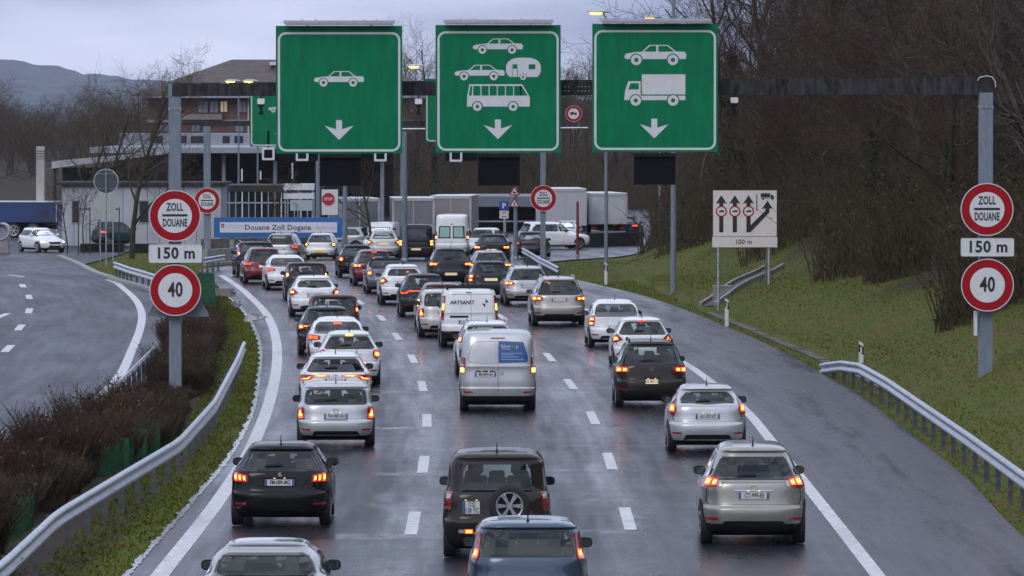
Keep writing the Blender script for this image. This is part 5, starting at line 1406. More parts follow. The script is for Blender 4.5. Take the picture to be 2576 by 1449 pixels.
for z, a, b in ((1.545, .11, .34), (1.445, .09, .66), (1.405, .09, .42), (1.355, .09, .56), (1.295, .09, .70)):
    vpatch(B, ax, t, [(a, z - .008), (b, z - .008), (b, z + .008), (a, z + .008)], .006, 'small_print', mat('advert_pale_print', (.30, .40, .55), .4), skirt=.003)
V('hatch', 1226, 809, 'white', 'white estate just ahead of the silver van, only roof visible', L=4.4, W=1.78, H=1.52, rt=.35, light='high', top=True, heading=4, rails=1, detail=2, dx=-.02)
t, B, ax = V('van', 1180, 872, 'white', 'white delivery van with dark blue lettering and star on its doors', L=4.4, W=1.82, H=1.83, zb=1.08, rt=.14, hood=1.0, ws=1.75, light='berl', win='none', plate='white', plate_u=-.1, plate_z=.80, heading=5, nr=9, name='van', cat='van', seats=False, low=.50, tailgate=False, litmat=M_LITY, core=False)
on_rear(B, ax, t, 'ARTSANIT', .165, -.72, 1.40, mat('fleet_navy', (.015, .03, .10), .4), bold=.004)
vpatch(B, ax, t, [(.44, 1.37), (.56, 1.24), (.565, 1.37)], .006, 'star_emblem', MATS['fleet_navy'], skirt=.003)
vpatch(B, ax, t, [(.575, 1.40), (.58, 1.53), (.70, 1.40)], .006, 'star_emblem', MATS['fleet_navy'], skirt=.003)
vpatch(B, ax, t, [(.035, .52), (.048, .52), (.048, 1.66), (.035, 1.66)], .003, 'door_gap', M_INK, du=1, skirt=.003)
vpatch(B, ax, t, [(-.84, 1.655), (.84, 1.655), (.84, 1.667), (-.84, 1.667)], .003, 'door_gap', M_INK, skirt=.003)
vpatch(B, ax, t, [(-.84, 1.07), (.84, 1.07), (.84, 1.08), (-.84, 1.08)], .003, 'door_crease', MATS['paint_shadow_line'], skirt=.003)
vpatch(B, ax, t, [(-.14, 1.70), (.06, 1.70), (.06, 1.725), (-.14, 1.725)], .01, 'high_brake_light', M_TRIM, skirt=.01)
vpatch(B, ax, t, [(-.70, .93), (-.05, .93), (-.05, .99), (-.70, .99)], .012, 'handle_trim', M_TRIM, skirt=.012)
m = MB(); [m.bar((sg * .7, .2, 1.83), (sg * .7, 2.6, 1.83), .03, n=6) for sg in (-1, 1)]; [m.bar((-.72, y, 1.86), (.72, y, 1.86), .025, n=6) for y in (.5, 1.4, 2.3)]; m.build('roof_rack', M_TRIM, t, loc=(0, -ax, 0))
V('hatch', 1120, 848, 'pearl', 'pearl grey crossover beside the lettered delivery van', L=4.1, W=1.79, H=1.56, zb=1.0, rt=.30, light='mini', heading=6, tum=.82, litmat=M_LIT, roofcol=None)
V('hatch', 1112, 828, 'copper', 'copper brown crossover with a round yellow light', L=4.15, W=1.77, H=1.57, zb=1.02, rt=.42, light='tall', heading=7, litmat=M_LITY, low=.45)
V('hatch', 1066, 796, 'anthracite', 'dark grey crossover with long red light band, middle queue', L=4.15, W=1.78, H=1.54, zb=1.0, rt=.40, light='slim', heading=8, core=False, low=.42)
V('hatch', 1013, 766, 'white', 'white crossover with almond rear window, middle queue', L=4.15, W=1.78, H=1.54, zb=1.02, rt=.42, light='arrow', heading=9, win=[(-.78, 1.12), (.78, 1.12), (.82, 1.22), (.74, 1.37), (-.74, 1.37), (-.82, 1.22)], low=.36)
V('sedan', 976, 738, 'bluegrey', 'blue grey convertible with dark fabric top', L=4.2, W=1.80, H=1.43, rt=1.2, deck=.75, light='round', heading=10, detail=2, wiper=False, plate='white', roofcol=(1.08, mat('fabric_top', (.022, .026, .034), .9, spec=.1)))
V('hatch', 940, 718, 'red', 'bright red hatchback with pink lit roof, middle queue', L=4.35, W=1.80, H=1.52, rt=.42, light='wide', heading=11, detail=1, plate='white', brake=True)
V('hatch', 898, 698, 'black', 'black hatchback with grey roof below the white van row', L=4.1, W=1.74, H=1.48, rt=.40, light='round', heading=11, detail=1)
# ---- right lane
V('hatch', 1893, 1368, 'sage', 'champagne silver luxury crossover nearest on the right', L=4.73, W=1.845, H=1.69, zb=1.06, rt=.42, light='lexus', ptxt='CT-999-EE', badge=('oval', .985), heading=-1.0, low=.36, rails=0, dark=True, tum=.62, plate_z=.86, wheel_r=.36, bump=.60, brake=False, winz=(1.12, 1.50))
V('hatch', 1777, 1137, 'silver', 'silver hatchback with arrowhead tail lights, right lane', L=3.95, W=1.72, H=1.46, zb=1.0, rt=.48, light='fiesta', ptxt='AC-207-FZ', heading=1.0, win=[(-.80, 1.10), (0, 1.05), (.80, 1.10), (.83, 1.19), (.74, 1.32), (-.74, 1.32), (-.83, 1.19)])
V('hatch', 1636, 1024, 'darkbrown', 'dark brown crossover with a lit plate, right lane', L=4.43, W=1.81, H=1.67, zb=1.06, rt=.32, light='wide', plate='swiss', ptxt='GE 805155', plate_z=.66, badge=('vw', .98), heading=3, low=.36, rails=2, wheel_r=.35)
V('hatch', 1614, 799, 'white', 'small white hatchback ahead of the dark brown crossover', L=3.9, W=1.72, H=1.46, rt=.42, light='arrow', top=True, heading=4, brake=True, dx=0)
V('sedan', 1548, 874, 'white', 'white notched-tail hybrid with warm glow on its boot', L=4.45, W=1.73, H=1.49, rt=.95, deck=.35, light='tall', heading=5, plate='white', plate_z=.62, wiper=False)
V('hatch', 1404, 820, 'champagne', 'champagne crossover with broad sweeping tail lights', L=4.7, W=1.88, H=1.69, zb=1.06, rt=.42, light='wide', heading=6, dark=True, low=.40, rails=1, wheel_r=.36, plate_z=.92)
V('hatch', 1326, 768, 'silver', 'silver estate left of the champagne crossover', L=4.55, W=1.80, H=1.49, rt=.42, light='wide', heading=8, rails=1, dark=True)
V('hatch', 1232, 752, 'anthracite', 'dark hatchback with a pale yellow plate, centre right queue', L=4.0, W=1.75, H=1.50, rt=.35, light='tall', heading=9, plate='lit', plate_z=.78, dark=True)
V('hatch', 1233, 631, 'greysilver', 'grey car whose roof shows above the dark hatchback', L=4.3, W=1.78, H=1.46, rt=.45, light='wide', top=True, heading=9, detail=1)
V('hatch', 1132, 718, 'anthracite', 'dark crossover directly below the tall white van', L=4.25, W=1.82, H=1.60, zb=1.02, rt=.42, light='wide', heading=8, plate='lit', plate_z=.50, detail=2, dark=True, low=.36)
V('hatch', 1238, 668, 'black', 'black crossover with bright lit plate right of the tall white van', L=4.5, W=1.84, H=1.62, zb=1.04, rt=.45, light='wide', heading=-4, plate='lit', plate_z=.80, detail=1, dark=True)
V('hatch', 965, 652, 'pearl', 'pale crossover with large orange tail lights at the plaza', L=4.4, W=1.81, H=1.62, zb=1.04, rt=.42, light='arrow', heading=2, plate='lit', plate_z=.86, detail=1, win=[(-.76, 1.14), (.76, 1.14), (.80, 1.25), (.72, 1.43), (-.72, 1.43), (-.80, 1.25)])
t, B, ax = V('van', 1047, 655, 'anthracite', 'dark grey minibus between the pale crossover and the white van', L=4.9, W=1.90, H=1.98, zb=1.10, rt=.16, hood=.95, ws=1.75, light='tall', heading=0, plate='lit', plate_z=.62, nr=9, name='van', cat='van', winz=(1.22, 1.74), dark=True, detail=1, seats=False, litmat=M_LITY, core=False)
t, B, ax = V('van', 1137, 646, 'white', 'tall white van with two pale green rear windows', L=5.9, W=1.95, H=2.42, zb=1.15, rt=.14, hood=.9, ws=1.7, light=None, heading=-2, plate=None, nr=9, name='van', cat='van', win='none', detail=1, seats=False, antenna=False)
for sg in (-1, 1):
    fr = vpatch(B, ax, t, round_poly(sym([(.06, 1.06), (.80, 1.06), (.78, 1.76), (.06, 1.76)], sg), .07), .006, 'rear_window', M_FRIT, skirt=.006)
    q = vpatch(B, ax, t, round_poly(sym([(.13, 1.12), (.72, 1.12), (.70, 1.70), (.13, 1.70)], sg), .07), .011, 'pane', mat('white_backed_glass', (.30, .50, .44), .15, coat=.5, var=.06), skirt=.003)
    q = vpatch(B, ax, t, sym([(.90, .95), (.98, .95), (.98, 1.45), (.90, 1.45)], sg), .012, 'tail_light', M_LENS, skirt=.02)
    vpatch(B, ax, t, sym([(.91, 1.05), (.975, 1.05), (.975, 1.18), (.91, 1.18)], sg), .018, 'lit_lamp', M_LITY, skirt=.01)
vpatch(B, ax, t, [(-.06, 1.84), (.06, 1.84), (.06, 1.90), (-.06, 1.90)], .014, 'high_brake_light', M_TRIM, skirt=.012)
vpatch(B, ax, t, [(-.006, .5), (.006, .5), (.006, 1.06), (-.006, 1.06)], .003, 'door_gap', M_INK, du=1, skirt=.003)
# ---- around the customs yard
YG = 'cars in the customs yard'
V('hatch', 1217, 640, 'white', 'white car behind the black crossover near the parking sign', L=4.4, W=1.8, H=1.55, rt=.4, light=None, heading=-30, detail=1, plate=None, group=YG)
V('hatch', 1336, 627, 'white', 'white crossover parked left of the right customs post', L=4.5, W=1.84, H=1.68, zb=1.06, rt=.4, light='wide', lit=False, heading=-70, detail=1, plate=None, group=YG)
V('hatch', 1335, 650, 'anthracite', 'dark car with red lights beside the far guard rail', L=4.3, W=1.8, H=1.5, rt=.4, light='wide', heading=-12, detail=1, plate=None, group=YG, core=False)
t, B, ax = V('hatch', 1432, 611, 'greysilver', 'pale hatchback facing the camera behind the grass island', L=4.2, W=1.76, H=1.48, rt=.4, light=None, heading=172, detail=1, plate=None, group=YG)
add_front(t, B, ax, lit=False)
V('hatch', 1572, 600, 'navy', 'dark blue car with bright red tail light behind the low black wall', L=4.3, W=1.8, H=1.5, rt=.4, light='wide', heading=-18, detail=1, plate=None, group=YG, core=False, litmat=M_LIT)
V('hatch', 905, 632, 'greysilver', 'silver car seen side-on behind the tree trunk', L=4.4, W=1.8, H=1.5, rt=.4, light=None, lit=False, heading=75, detail=1, plate=None, group=YG)
V('van', 972, 634, 'white', 'white van behind the pale crossover at the plaza', L=4.4, W=1.75, H=1.83, rt=.16, hood=.9, ws=1.7, light='tall', lit=False, heading=170, detail=1, plate=None, group=YG, win='none', seats=False, name='van', cat='van')
V('hatch', 262, 618, 'teal', 'dark green car with a red light behind the small trees', L=4.3, W=1.78, H=1.5, rt=.4, light='wide', heading=-62, detail=1, plate=None, group=YG, litmat=M_BRAKE, core=False)
V('hatch', 205, 612, 'anthracite', 'dark parked car behind the white oncoming car', L=4.3, W=1.78, H=1.45, rt=.4, light=None, heading=-75, detail=1, plate=None, group=YG)
t, B, ax = V('hatch', 84, 633, 'white', 'white hatchback with lit headlights turning on the opposite road', L=4.32, W=1.77, H=1.45, zb=.95, rt=.42, light='wide', lit=False, heading=-154, detail=2, plate=None, group='cars on the opposite road', mir_col='white')
add_front(t, B, ax, 1.0)
# ------------------------------------------------------------------ vegetation
def np_mesh(name, V, F, m, smooth=False):
    V = np.asarray(V, np.float32); F = np.asarray(F, np.int32); k = F.shape[1]
    me = bpy.data.meshes.new(name)
    me.vertices.add(len(V)); me.vertices.foreach_set('co', V.ravel())
    me.loops.add(F.size); me.loops.foreach_set('vertex_index', F.ravel())
    me.polygons.add(len(F)); me.polygons.foreach_set('loop_start', np.arange(len(F), dtype=np.int32) * k)
    try: me.polygons.foreach_set('loop_total', np.full(len(F), k, np.int32))
    except Exception: pass
    if smooth: me.polygons.foreach_set('use_smooth', np.ones(len(F), bool))
    me.update(calc_edges=True); me.validate(); me.materials.append(m)
    return me
def tubes(S, n):
    """S: rows (x0,y0,z0,x1,y1,z1,r0,r1) -> n-sided tubes"""
    S = np.asarray(S, float); A, B_, r0, r1 = S[:, :3], S[:, 3:6], S[:, 6:7], S[:, 7:8]
    d = B_ - A; d /= np.linalg.norm(d, axis=1, keepdims=True) + 1e-9
    h = np.where(np.abs(d[:, 2:3]) > .9, [[1., 0, 0]], [[0, 0, 1.]])
    u = np.cross(d, h); u /= np.linalg.norm(u, axis=1, keepdims=True); w = np.cross(d, u)
    ring = []
    for P_, r in ((A, r0), (B_, r1)):
        for k in range(n):
            t = 2 * math.pi * k / n; ring.append(P_ + (u * math.cos(t) + w * math.sin(t)) * r)
    V = np.stack(ring, 1).reshape(-1, 3); N = len(S); base = np.arange(N)[:, None] * 2 * n
    F = np.concatenate([np.concatenate([base + k, base + (k + 1) % n, base + n + (k + 1) % n, base + n + k], 1) for k in range(n)], 0)
    return V, F
def grow(seed, H, spread=.5, lean=0, up=.25, levels=4, dens=1.0, r0=None, clear=.25):
    R = random.Random(seed); segs = []
    def br(p, d, L, r, lv):
        n = 5 if lv == 0 else (4 if lv < 3 else 3); pts = [p]; dd = d.copy(); rr = [r]
        for i in range(n):
            dd = (dd + Vector((R.gauss(0, 1), R.gauss(0, 1), R.gauss(0, 1))) * (.10 if lv == 0 else .17) + Vector((0, 0, up * .25 * (lv > 0)))).normalized()
            p = p + dd * (L / n); pts.append(p); rr.append(max(.006, r * (1 - .62 * (i + 1) / n)))
        for a, b, ra, rb in zip(pts[:-1], pts[1:], rr[:-1], rr[1:]): segs.append((*a, *b, ra, rb, lv))
        if lv >= levels: return
        nc = int((11 if lv == 0 else 6 if lv == 1 else 5) * dens + R.random())
        for i in range(nc):
            t = (clear + (1 - clear) * (i + R.random()) / nc) if lv == 0 else .18 + .8 * (i + R.random()) / nc
            k = min(n - 1, int(t * n)); f = t * n - k; q = pts[k].lerp(pts[k + 1], min(1, f))
            base = (pts[k + 1] - pts[k]).normalized(); az = R.uniform(0, 2 * math.pi)
            o = base.orthogonal().normalized(); o = (Matrix.Rotation(az, 3, base) @ o)
            ang = math.radians(R.uniform(28, 62) * (1 if lv else .5 + spread))
            nd = (base * math.cos(ang) + o * math.sin(ang)).normalized()
            nl = L * R.uniform(.38, .62) * (1.15 - .55 * t if lv == 0 else 1)
            br(q, nd, nl, max(.007, rr[k] * R.uniform(.42, .6)), lv + 1)
    br(Vector((0, 0, -.3)), Vector((lean, 0, 1)).normalized(), H, r0 or H * .014, 0)
    S = np.array(segs)
    big = S[:, 8] <= 1
    return S[big][:, :8], S[~big][:, :8]
def bark(name, c, c2): return mat(name, c, .85, var=.5, vscale=3, dark=c2, spec=.2)
M_BARK = bark('bark_brown', (.066, .054, .040), (.024, .019, .014))
M_TWIG = bark('twig_brown', (.110, .082, .056), (.042, .031, .021))
M_TWIGR = bark('twig_red', (.072, .036, .029), (.026, .014, .012))
M_TWIGD = bark('twig_dark', (.088, .068, .042), (.034, .026, .016))
M_TWIGG = bark('twig_grey', (.120, .105, .088), (.045, .038, .031))
M_MOSS = bark('mossy_bark', (.060, .058, .028), (.028, .026, .016))
M_LEAF = mat('withered_leaf', (.090, .052, .020), .8, var=.6, vscale=.9, dark=(.030, .034, .010), spec=.2)
M_IVY = mat('ivy_leaf', (.035, .050, .016), .6, var=.5, vscale=2, dark=(.012, .020, .008), spec=.3)
def flecks(R, P_, size, m, name, up=0.3):
    n = len(P_); P_ = np.asarray(P_, float)
    a = R.uniform(0, 2 * math.pi, n); b = R.uniform(-1, 1, n)
    u = np.stack([np.cos(a), np.sin(a), b * .6], 1); w = np.stack([-np.sin(a) * b, np.cos(a) * b, np.ones(n) * .8], 1)
    s = (R.uniform(.5, 1.2, n) * size)[:, None]
    V = np.stack([P_ - u * s * .5, P_ + w * s * .45, P_ + u * s * .5, P_ - w * s * .45], 1).reshape(-1, 3)
    F = np.arange(n * 4).reshape(n, 4)
    return np_mesh(name, V, F, m)
def tree_proto(seed, H, mt=M_BARK, mw=M_TWIG, leaves=0, ivy=0, **k):
    big, small = grow(seed, H, **k)
    tr = np_mesh('trunk', *tubes(big, 6), mt, True)
    V, F = tubes(small, 3); cr_ = np_mesh('crown', V, F, mw)
    R = np.random.default_rng(seed); extra = None
    if leaves:
        i = R.integers(0, len(small), leaves); t = R.random((leaves, 1)); P_ = small[i, :3] * (1 - t) + small[i, 3:6] * t
        extra = ('dead_leaves', flecks(R, P_, .10, M_LEAF, 'dead_leaves'))
    if ivy:
        z = R.uniform(.3, H * .62, ivy); a = R.uniform(0, 2 * math.pi, ivy); rr = R.uniform(.1, .55, ivy) * (1.1 - z / H)
        extra = ('ivy', flecks(R, np.stack([rr * np.cos(a), rr * np.sin(a), z], 1), .14, M_IVY, 'ivy'))
    return tr, cr_, extra
PRO = [tree_proto(11, 9.5, leaves=900, dens=1.0), tree_proto(12, 10.5, mw=M_TWIGG, mt=M_TWIGG, dens=.85), tree_proto(13, 8.0, mw=M_TWIGR, dens=1.0, spread=.7), tree_proto(14, 11.5, mw=M_TWIGG, dens=.85, spread=.4), tree_proto(15, 7.0, mw=M_TWIGD, mt=M_MOSS, dens=1.05, spread=.8, leaves=1500), tree_proto(16, 9.0, mw=M_TWIG, dens=.95, spread=.6, ivy=1500)]
PDESC = ['brown leaf-hung', 'tall grey', 'low reddish', 'slender grey', 'small mossy bushy', 'ivy-trunked brown']
def zone(px): return 'left of the lane diagram sign' if px < 1790 else 'behind the lane diagram sign' if px < 1965 else 'right of the lane diagram sign' if px < 2400 else 'behind the right gantry post'
IVYP = tree_proto(21, 12.0, ivy=2600, dens=.9, spread=.45)
LEFTP = [tree_proto(31, 11.0, mt=M_MOSS, dens=1.05, spread=.45, r0=.2, clear=.22), tree_proto(32, 9.5, mt=M_MOSS, dens=1.0, spread=.5, r0=.16, clear=.25), tree_proto(33, 12.0, dens=1.1, spread=.55), tree_proto(34, 10.0, dens=1.05, spread=.65, mw=M_TWIGD)]
YOUNG = tree_proto(41, 3.6, dens=.9, levels=3, spread=.4, r0=.045, clear=.4)
def plant(pro, x, y, z, s, rz, label, group=None, name='bare_tree', cat='tree', sz=None):
    s *= XS; t = thing(name, label, cat, (x, y, z), rz, group); t.scale = (s, s, (sz or s))
    for nm, me in (('trunk', pro[0]), ('crown', pro[1])) + ((pro[2],) if pro[2] else ()):
        o = bpy.data.objects.new(nm, me); COL.objects.link(o); o.parent = t
    return t
R2 = random.Random(99)
spots = []
def try_spot(px, d, mind):
    x = (px - CXP) * d / FPX
    if any((x - a) ** 2 + (d - b) ** 2 < mind ** 2 for a, b in spots): return None
    spots.append((x, d)); return x
cnt = 0; tries = 0
while cnt < 165 and tries < 6000:
    tries += 1
    d = R2.uniform(168, 500) if R2.random() < .72 else R2.uniform(168, 280); px = R2.uniform(1560, 2760)
    x = (px - CXP) * d / FPX; s = x - float(TOE(d))
    if s < (5.2 if d < 280 else 3.8): continue
    if d > 350 and px < 1640: continue
    if px < 1830 and d > 150 and False: continue
    x = try_spot(px, d, 1.7)
    if x is None: continue
    hs = R2.uniform(.75, 1.15) * (1.0 if px > 2000 else .85)
    if s < 7: hs *= .72
    k = R2.randrange(6); plant(PRO[k], x, d, hill(x, d) - .1, hs, R2.uniform(0, 6.28), '%s bare tree in the wood %s' % (PDESC[k], zone(px)), 'trees of the wood on the right bank'); cnt += 1
for px, d, s in ((1838, 300, 1.05),):
    x = (px - CXP) * d / FPX; plant(IVYP, x, d, hill(x, d) - .1, s, 1.0, 'tall ivy-clad bare tree right of the green lorry sign')
for px, d, s, w_ in ((1890, 316, 1.2, 'left'), (1930, 330, 1.25, 'middle'), (1985, 300, 1.15, 'right')):
    x = (px - CXP) * d / FPX; plant(PRO[3], x, d, hill(x, d) - .1, s, px, 'tall slender bare tree against the sky beside the lorry sign, %s of three' % w_, 'slender trees against the sky')
cnt = 0; tries = 0
while cnt < 95 and tries < 4000:
    tries += 1
    d = R2.uniform(536, 690); px = R2.uniform(820, 1760); x = try_spot(px, d, 2.0)
    if x is None: continue
    k = R2.randrange(6); plant(PRO[k], x, d, hill(x, d) - .2, R2.uniform(.62, .86), R2.uniform(0, 6.28), '%s bare tree in the far wood %s' % (PDESC[k], 'behind the one-car sign' if px < 1012 else 'near the middle green sign' if px < 1411 else 'around the lorry sign'), 'trees of the wood behind the customs yard'); cnt += 1
cnt = 0; tries = 0
while cnt < 60 and tries < 3000:
    tries += 1
    d = R2.uniform(600, 840); px = R2.uniform(-120, 480); x = try_spot(px, d, 3.0)
    if x is None: continue
    k = R2.randrange(4); plant((LEFTP[2:] + PRO[:2])[k], x, d, zr(d) - .3, R2.uniform(.58, .82), R2.uniform(0, 6.28), '%s hazy bare tree in the far grove, %s' % (('wide', 'dark bushy', 'brown leaf-hung', 'grey')[k], 'left of the concrete pylon' if px < 102 else 'between pylon and round sign back' if px < 267 else 'left of the brick building'), 'trees of the far left grove'); cnt += 1
for pro, px, d, s, lb in ((LEFTP[0], 331, 344, .80, 'mossy tall bare tree on the grass left of the gantry post'), (LEFTP[1], 268, 392, .88, 'bare tree behind the round sign back'), (LEFTP[1], 937, 360, .62, 'small mossy tree between the grey lorries'), (LEFTP[0], 215, 410, .68, 'thin bare tree left of the round sign back')):
    x = (px - CXP) * d / FPX; plant(pro, x, d, zr(d) - .1, s, px * .7, lb)
for px, lb in ((168, 'young tree with two thin branches by the white wall, left one'), (210, 'young tree tied to stakes by the white wall'), (700, 'young bare tree behind the customs board')):
    x = (px - CXP) * 360 / FPX; plant(YOUNG, x, 360, zr(360) - .1, 1.0 if px < 600 else 1.15, px, lb, name='young_tree')

# undergrowth of the wood: uncountable twigs and leaves
RN = np.random.default_rng(3)
def brush(n, gen, m, name, rmin, rmax, hmin, hmax, bend=.35):
    S = []
    k = 0
    while k < n:
        x, y, z = gen()
        h = RN.uniform(hmin, hmax); a = RN.uniform(0, 2 * math.pi); l = RN.uniform(0, bend); r = RN.uniform(rmin, rmax)
        p0 = np.array([x, y, z - .05]); p1 = p0 + np.array([math.cos(a) * l * h * .4, math.sin(a) * l * h * .4, h * .55]); p2 = p1 + np.array([math.cos(a + .6) * l * h, math.sin(a + .6) * l * h, h * .45])
        S.append((*p0, *p1, r, r * .75)); S.append((*p1, *p2, r * .75, r * .25)); k += 1
    V, F = tubes(S, 3); o = bpy.data.objects.new(name, np_mesh(name, V, F, m)); COL.objects.link(o)
    o['kind'] = 'stuff'; return o, S
def gen_bank():
    while True:
        d = RN.uniform(140, 400) if RN.random() < .7 else RN.uniform(140, 240); px = RN.uniform(1590, 2700); x = (px - CXP) * d / FPX; s = x - float(TOE(d))
        e = 4.3 + 1.1 * math.sin(d * .17) + .7 * math.sin(d * .45 + 1)
        if d > 280: e *= .55
        if d > 335: e = .3
        if e < s < 14: return x, d, hill(x, d)
o, S = brush(24000, gen_bank, M_TWIGD, 'undergrowth', .010, .024, .5, 3.2, .7); o['label'] = 'tangled bare undergrowth at the edge of the right-hand wood'
S = np.array(S); i = RN.integers(0, len(S), 42000); t_ = RN.random((42000, 1)); pos = S[i, :3] * (1 - t_) + S[i, 3:6] * t_ + RN.normal(0, .10, (42000, 3))
o = bpy.data.objects.new('withered_leaves', flecks(RN, pos, .13, M_LEAF, 'withered_leaves')); COL.objects.link(o); o['kind'] = 'stuff'; o['label'] = 'withered brown leaves hanging in the undergrowth'
def gen_far():
    d = RN.uniform(524, 600); px = RN.uniform(700, 1760); x = (px - CXP) * d / FPX; return x, d, hill(x, d)
o, S = brush(8000, gen_far, M_TWIG, 'undergrowth', .02, .04, 1.0, 4.5); o['label'] = 'brown scrub in front of the wood behind the customs yard'

# median shrubs
def shrub_proto(seed, m, H=1.05, n=330, rad=.65):
    R = np.random.default_rng(seed); S = []
    for k in range(n):
        a = R.uniform(0, 2 * math.pi); q = math.sqrt(R.random()) * rad * .55; h = H * R.uniform(.55, 1.1); l = R.uniform(.1, .5); w = a + R.normal(0, .6)
        p0 = np.array([q * math.cos(a), q * math.sin(a), -.1]); p1 = p0 + np.array([math.cos(w) * l * h * .35, math.sin(w) * l * h * .35, h * .55]); p2 = p1 + np.array([math.cos(w) * l * h * .6, math.sin(w) * l * h * .6, h * .45])
        r = R.uniform(.006, .012); S += [(*p0, *p1, r, r * .8), (*p1, *p2, r * .8, r * .3)]
        for j in range(3):
            t = R.random(); q0 = p1 * (1 - t) + p2 * t; a2 = R.uniform(0, 6.28); ln = h * R.uniform(.15, .35)
            S.append((*q0, *(q0 + np.array([math.cos(a2) * ln * .6, math.sin(a2) * ln * .6, ln * .8])), r * .6, r * .25))
    S = np.array(S); V, F = tubes(S, 3); tw = np_mesh('twigs', V, F, m)
    i = R.integers(0, len(S), 260); lf = flecks(R, S[i, 3:6], .06, M_LEAF, 'leaves')
    return tw, lf
SHP = [shrub_proto(1, M_TWIGR), shrub_proto(2, M_TWIGR, 1.2), shrub_proto(3, M_TWIGD, .95), shrub_proto(4, M_TWIG, 1.0)]
def shrub(x, y, s, k, label, group):
    t = thing('bare_shrub', label, 'shrub', (x, y, zr(y)), R2.uniform(0, 6.28), group); t.scale = (s, s * 1.4, s * R2.uniform(.85, 1.15))
    for nm, me in zip(('twigs', 'leaves'), SHP[k]):
        o = bpy.data.objects.new(nm, me); COL.objects.link(o); o.parent = t
GL = [tuple(G(*p, .75))[:2] for p in ((235, 1111), (268, 1096), (300, 1080), (335, 1065), (372, 1050), (10, 1245), (48, 1222))]
n_sh = 0; tries = 0; sp2 = []
while n_sh < 290 and tries < 20000:
    tries += 1
    y = R2.uniform(82, 242); a, b = float(OPP_R(y)) + (.8 if y < 132 else 1.4), float(EDGE_L(y)) - 1.55
    if y > 168: a = max(a, float(EDGE_L(y)) - 3.6)
    if b - a < .2: continue
    x = R2.uniform(a, b)
    if any((x - p) ** 2 + (y - q) ** 2 < .64 ** 2 for p, q in sp2): continue
    near_post = abs(x - pl.x) < .75 and -16 < y - YL < .6
    if any(gx - .1 < x < gx + 1.5 and gy - 14 < y < gy + 1.0 for gx, gy in GL): continue
    sp2.append((x, y)); f = (x - a) / (b - a)
    sc_ = R2.uniform(.55, 1.1) * ((1.1 if y < 138 else .78) if f < .4 else .7 if f > .75 else .85) * (.5 if near_post else 1)
    kk = R2.choice((0, 1, 2, 3) if f < .5 else (2, 3, 2, 1)); shrub(x, y, sc_, kk, '%s bare shrub in the median hedge, %s' % (('reddish', 'tall reddish', 'dark brown', 'light brown')[kk], 'near the lower left corner' if y < 112 else 'beside the green screen' if y < 140 else 'around the left gantry post' if y < 175 else 'below the left 40 sign'), 'shrubs of the median hedge'); n_sh += 1

# grass blades on verges and banks
def gen_grass():
    while True:
        q = RN.random()
        if q < .62:
            d = RN.uniform(96, 270) if RN.random() < .8 else RN.uniform(240, 336); x = RN.uniform(float(EDGE_R(d)) - .12, float(TOE(d)) + 5.0)
            return x, d, hill(x, d)
        if q < .86:
            d = RN.uniform(84, 244); x = float(EDGE_L(d)) + RN.uniform(-1.5, .02); return x, d, zr(d) - .06 + .10 * min(1., max(0., (float(EDGE_L(d)) + .1 - x) / .55))
        px, py = RN.uniform(180, 560), RN.uniform(632, 705); p = G(px, py)
        if float(OPP_R(p.y)) + 1.0 < p.x < float(EDGE_L(p.y)) - .1: return p.x, p.y, hill(p.x, p.y)
NG = 110000; pos = np.array([gen_grass() for _ in range(NG)])
a = RN.uniform(0, 6.28, NG); h = RN.uniform(.02, .07, NG) * (1 + .8 * (RN.random(NG) < .1)); w = RN.uniform(.008, .02, NG); l = RN.normal(0, .05, (NG, 2))
V = np.stack([pos + np.stack([np.cos(a) * w, np.sin(a) * w, np.zeros(NG) - .01], 1), pos - np.stack([np.cos(a) * w, np.sin(a) * w, np.zeros(NG) + .01], 1), pos + np.stack([l[:, 0], l[:, 1], h], 1)], 1).reshape(-1, 3)
M_GRASS = mat('grass_blade', (.096, .113, .009), .9, var=.5, vscale=.5, dark=(.070, .098, .007), spec=.03)
_r = [n for n in M_GRASS.node_tree.nodes if n.type == 'VALTORGB'][0].color_ramp; _e = _r.elements.new(.62); _e.color = (.094, .106, .009, 1); _r.elements[-1].position = .72; _r.elements[-1].color = (.120, .090, .023, 1)
o = bpy.data.objects.new('grass', np_mesh('grass', V, np.arange(NG * 3).reshape(NG, 3), M_GRASS)); COL.objects.link(o); o['kind'] = 'stuff'; o['label'] = 'short wet grass on the verges and the bank'
# ------------------------------------------------------------------ customs buildings and yard
M_BRICK = mat('pink_brick', (.115, .062, .054), .8, var=.25, vscale=1.5, bump=.1)
M_ROOF = mat('brown_roof_tiles', (.075, .055, .047), .7, var=.3, vscale=1.2, bump=.3, bscale=8)
M_PALE = mat('pale_grey_wall', (.38, .39, .42), .7, var=.12, vscale=1.0)
M_FASC = mat('grey_fascia', (.25, .27, .32), .6, var=.12)
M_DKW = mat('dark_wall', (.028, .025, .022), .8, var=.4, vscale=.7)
M_WIN = mat('dark_window', (.02, .025, .03), .08, coat=.3)
M_WINL = mat('lit_window', (.6, .5, .35), .3, emit=(1, .75, .42), estr=.12)
def X(px, Y): return (px - CXP) * Y / FPX
def Zz(py, Y): return CAMH - (py - HORY) * Y / FPX
def box_px(px0, px1, py0, py1, Y, depth, name, m, parent, y_off=0):
    return MB().box(X(px0, Y), X(px1, Y), Y + y_off, Y + depth, Zz(py1, Y), Zz(py0, Y)).build(name, m, parent)
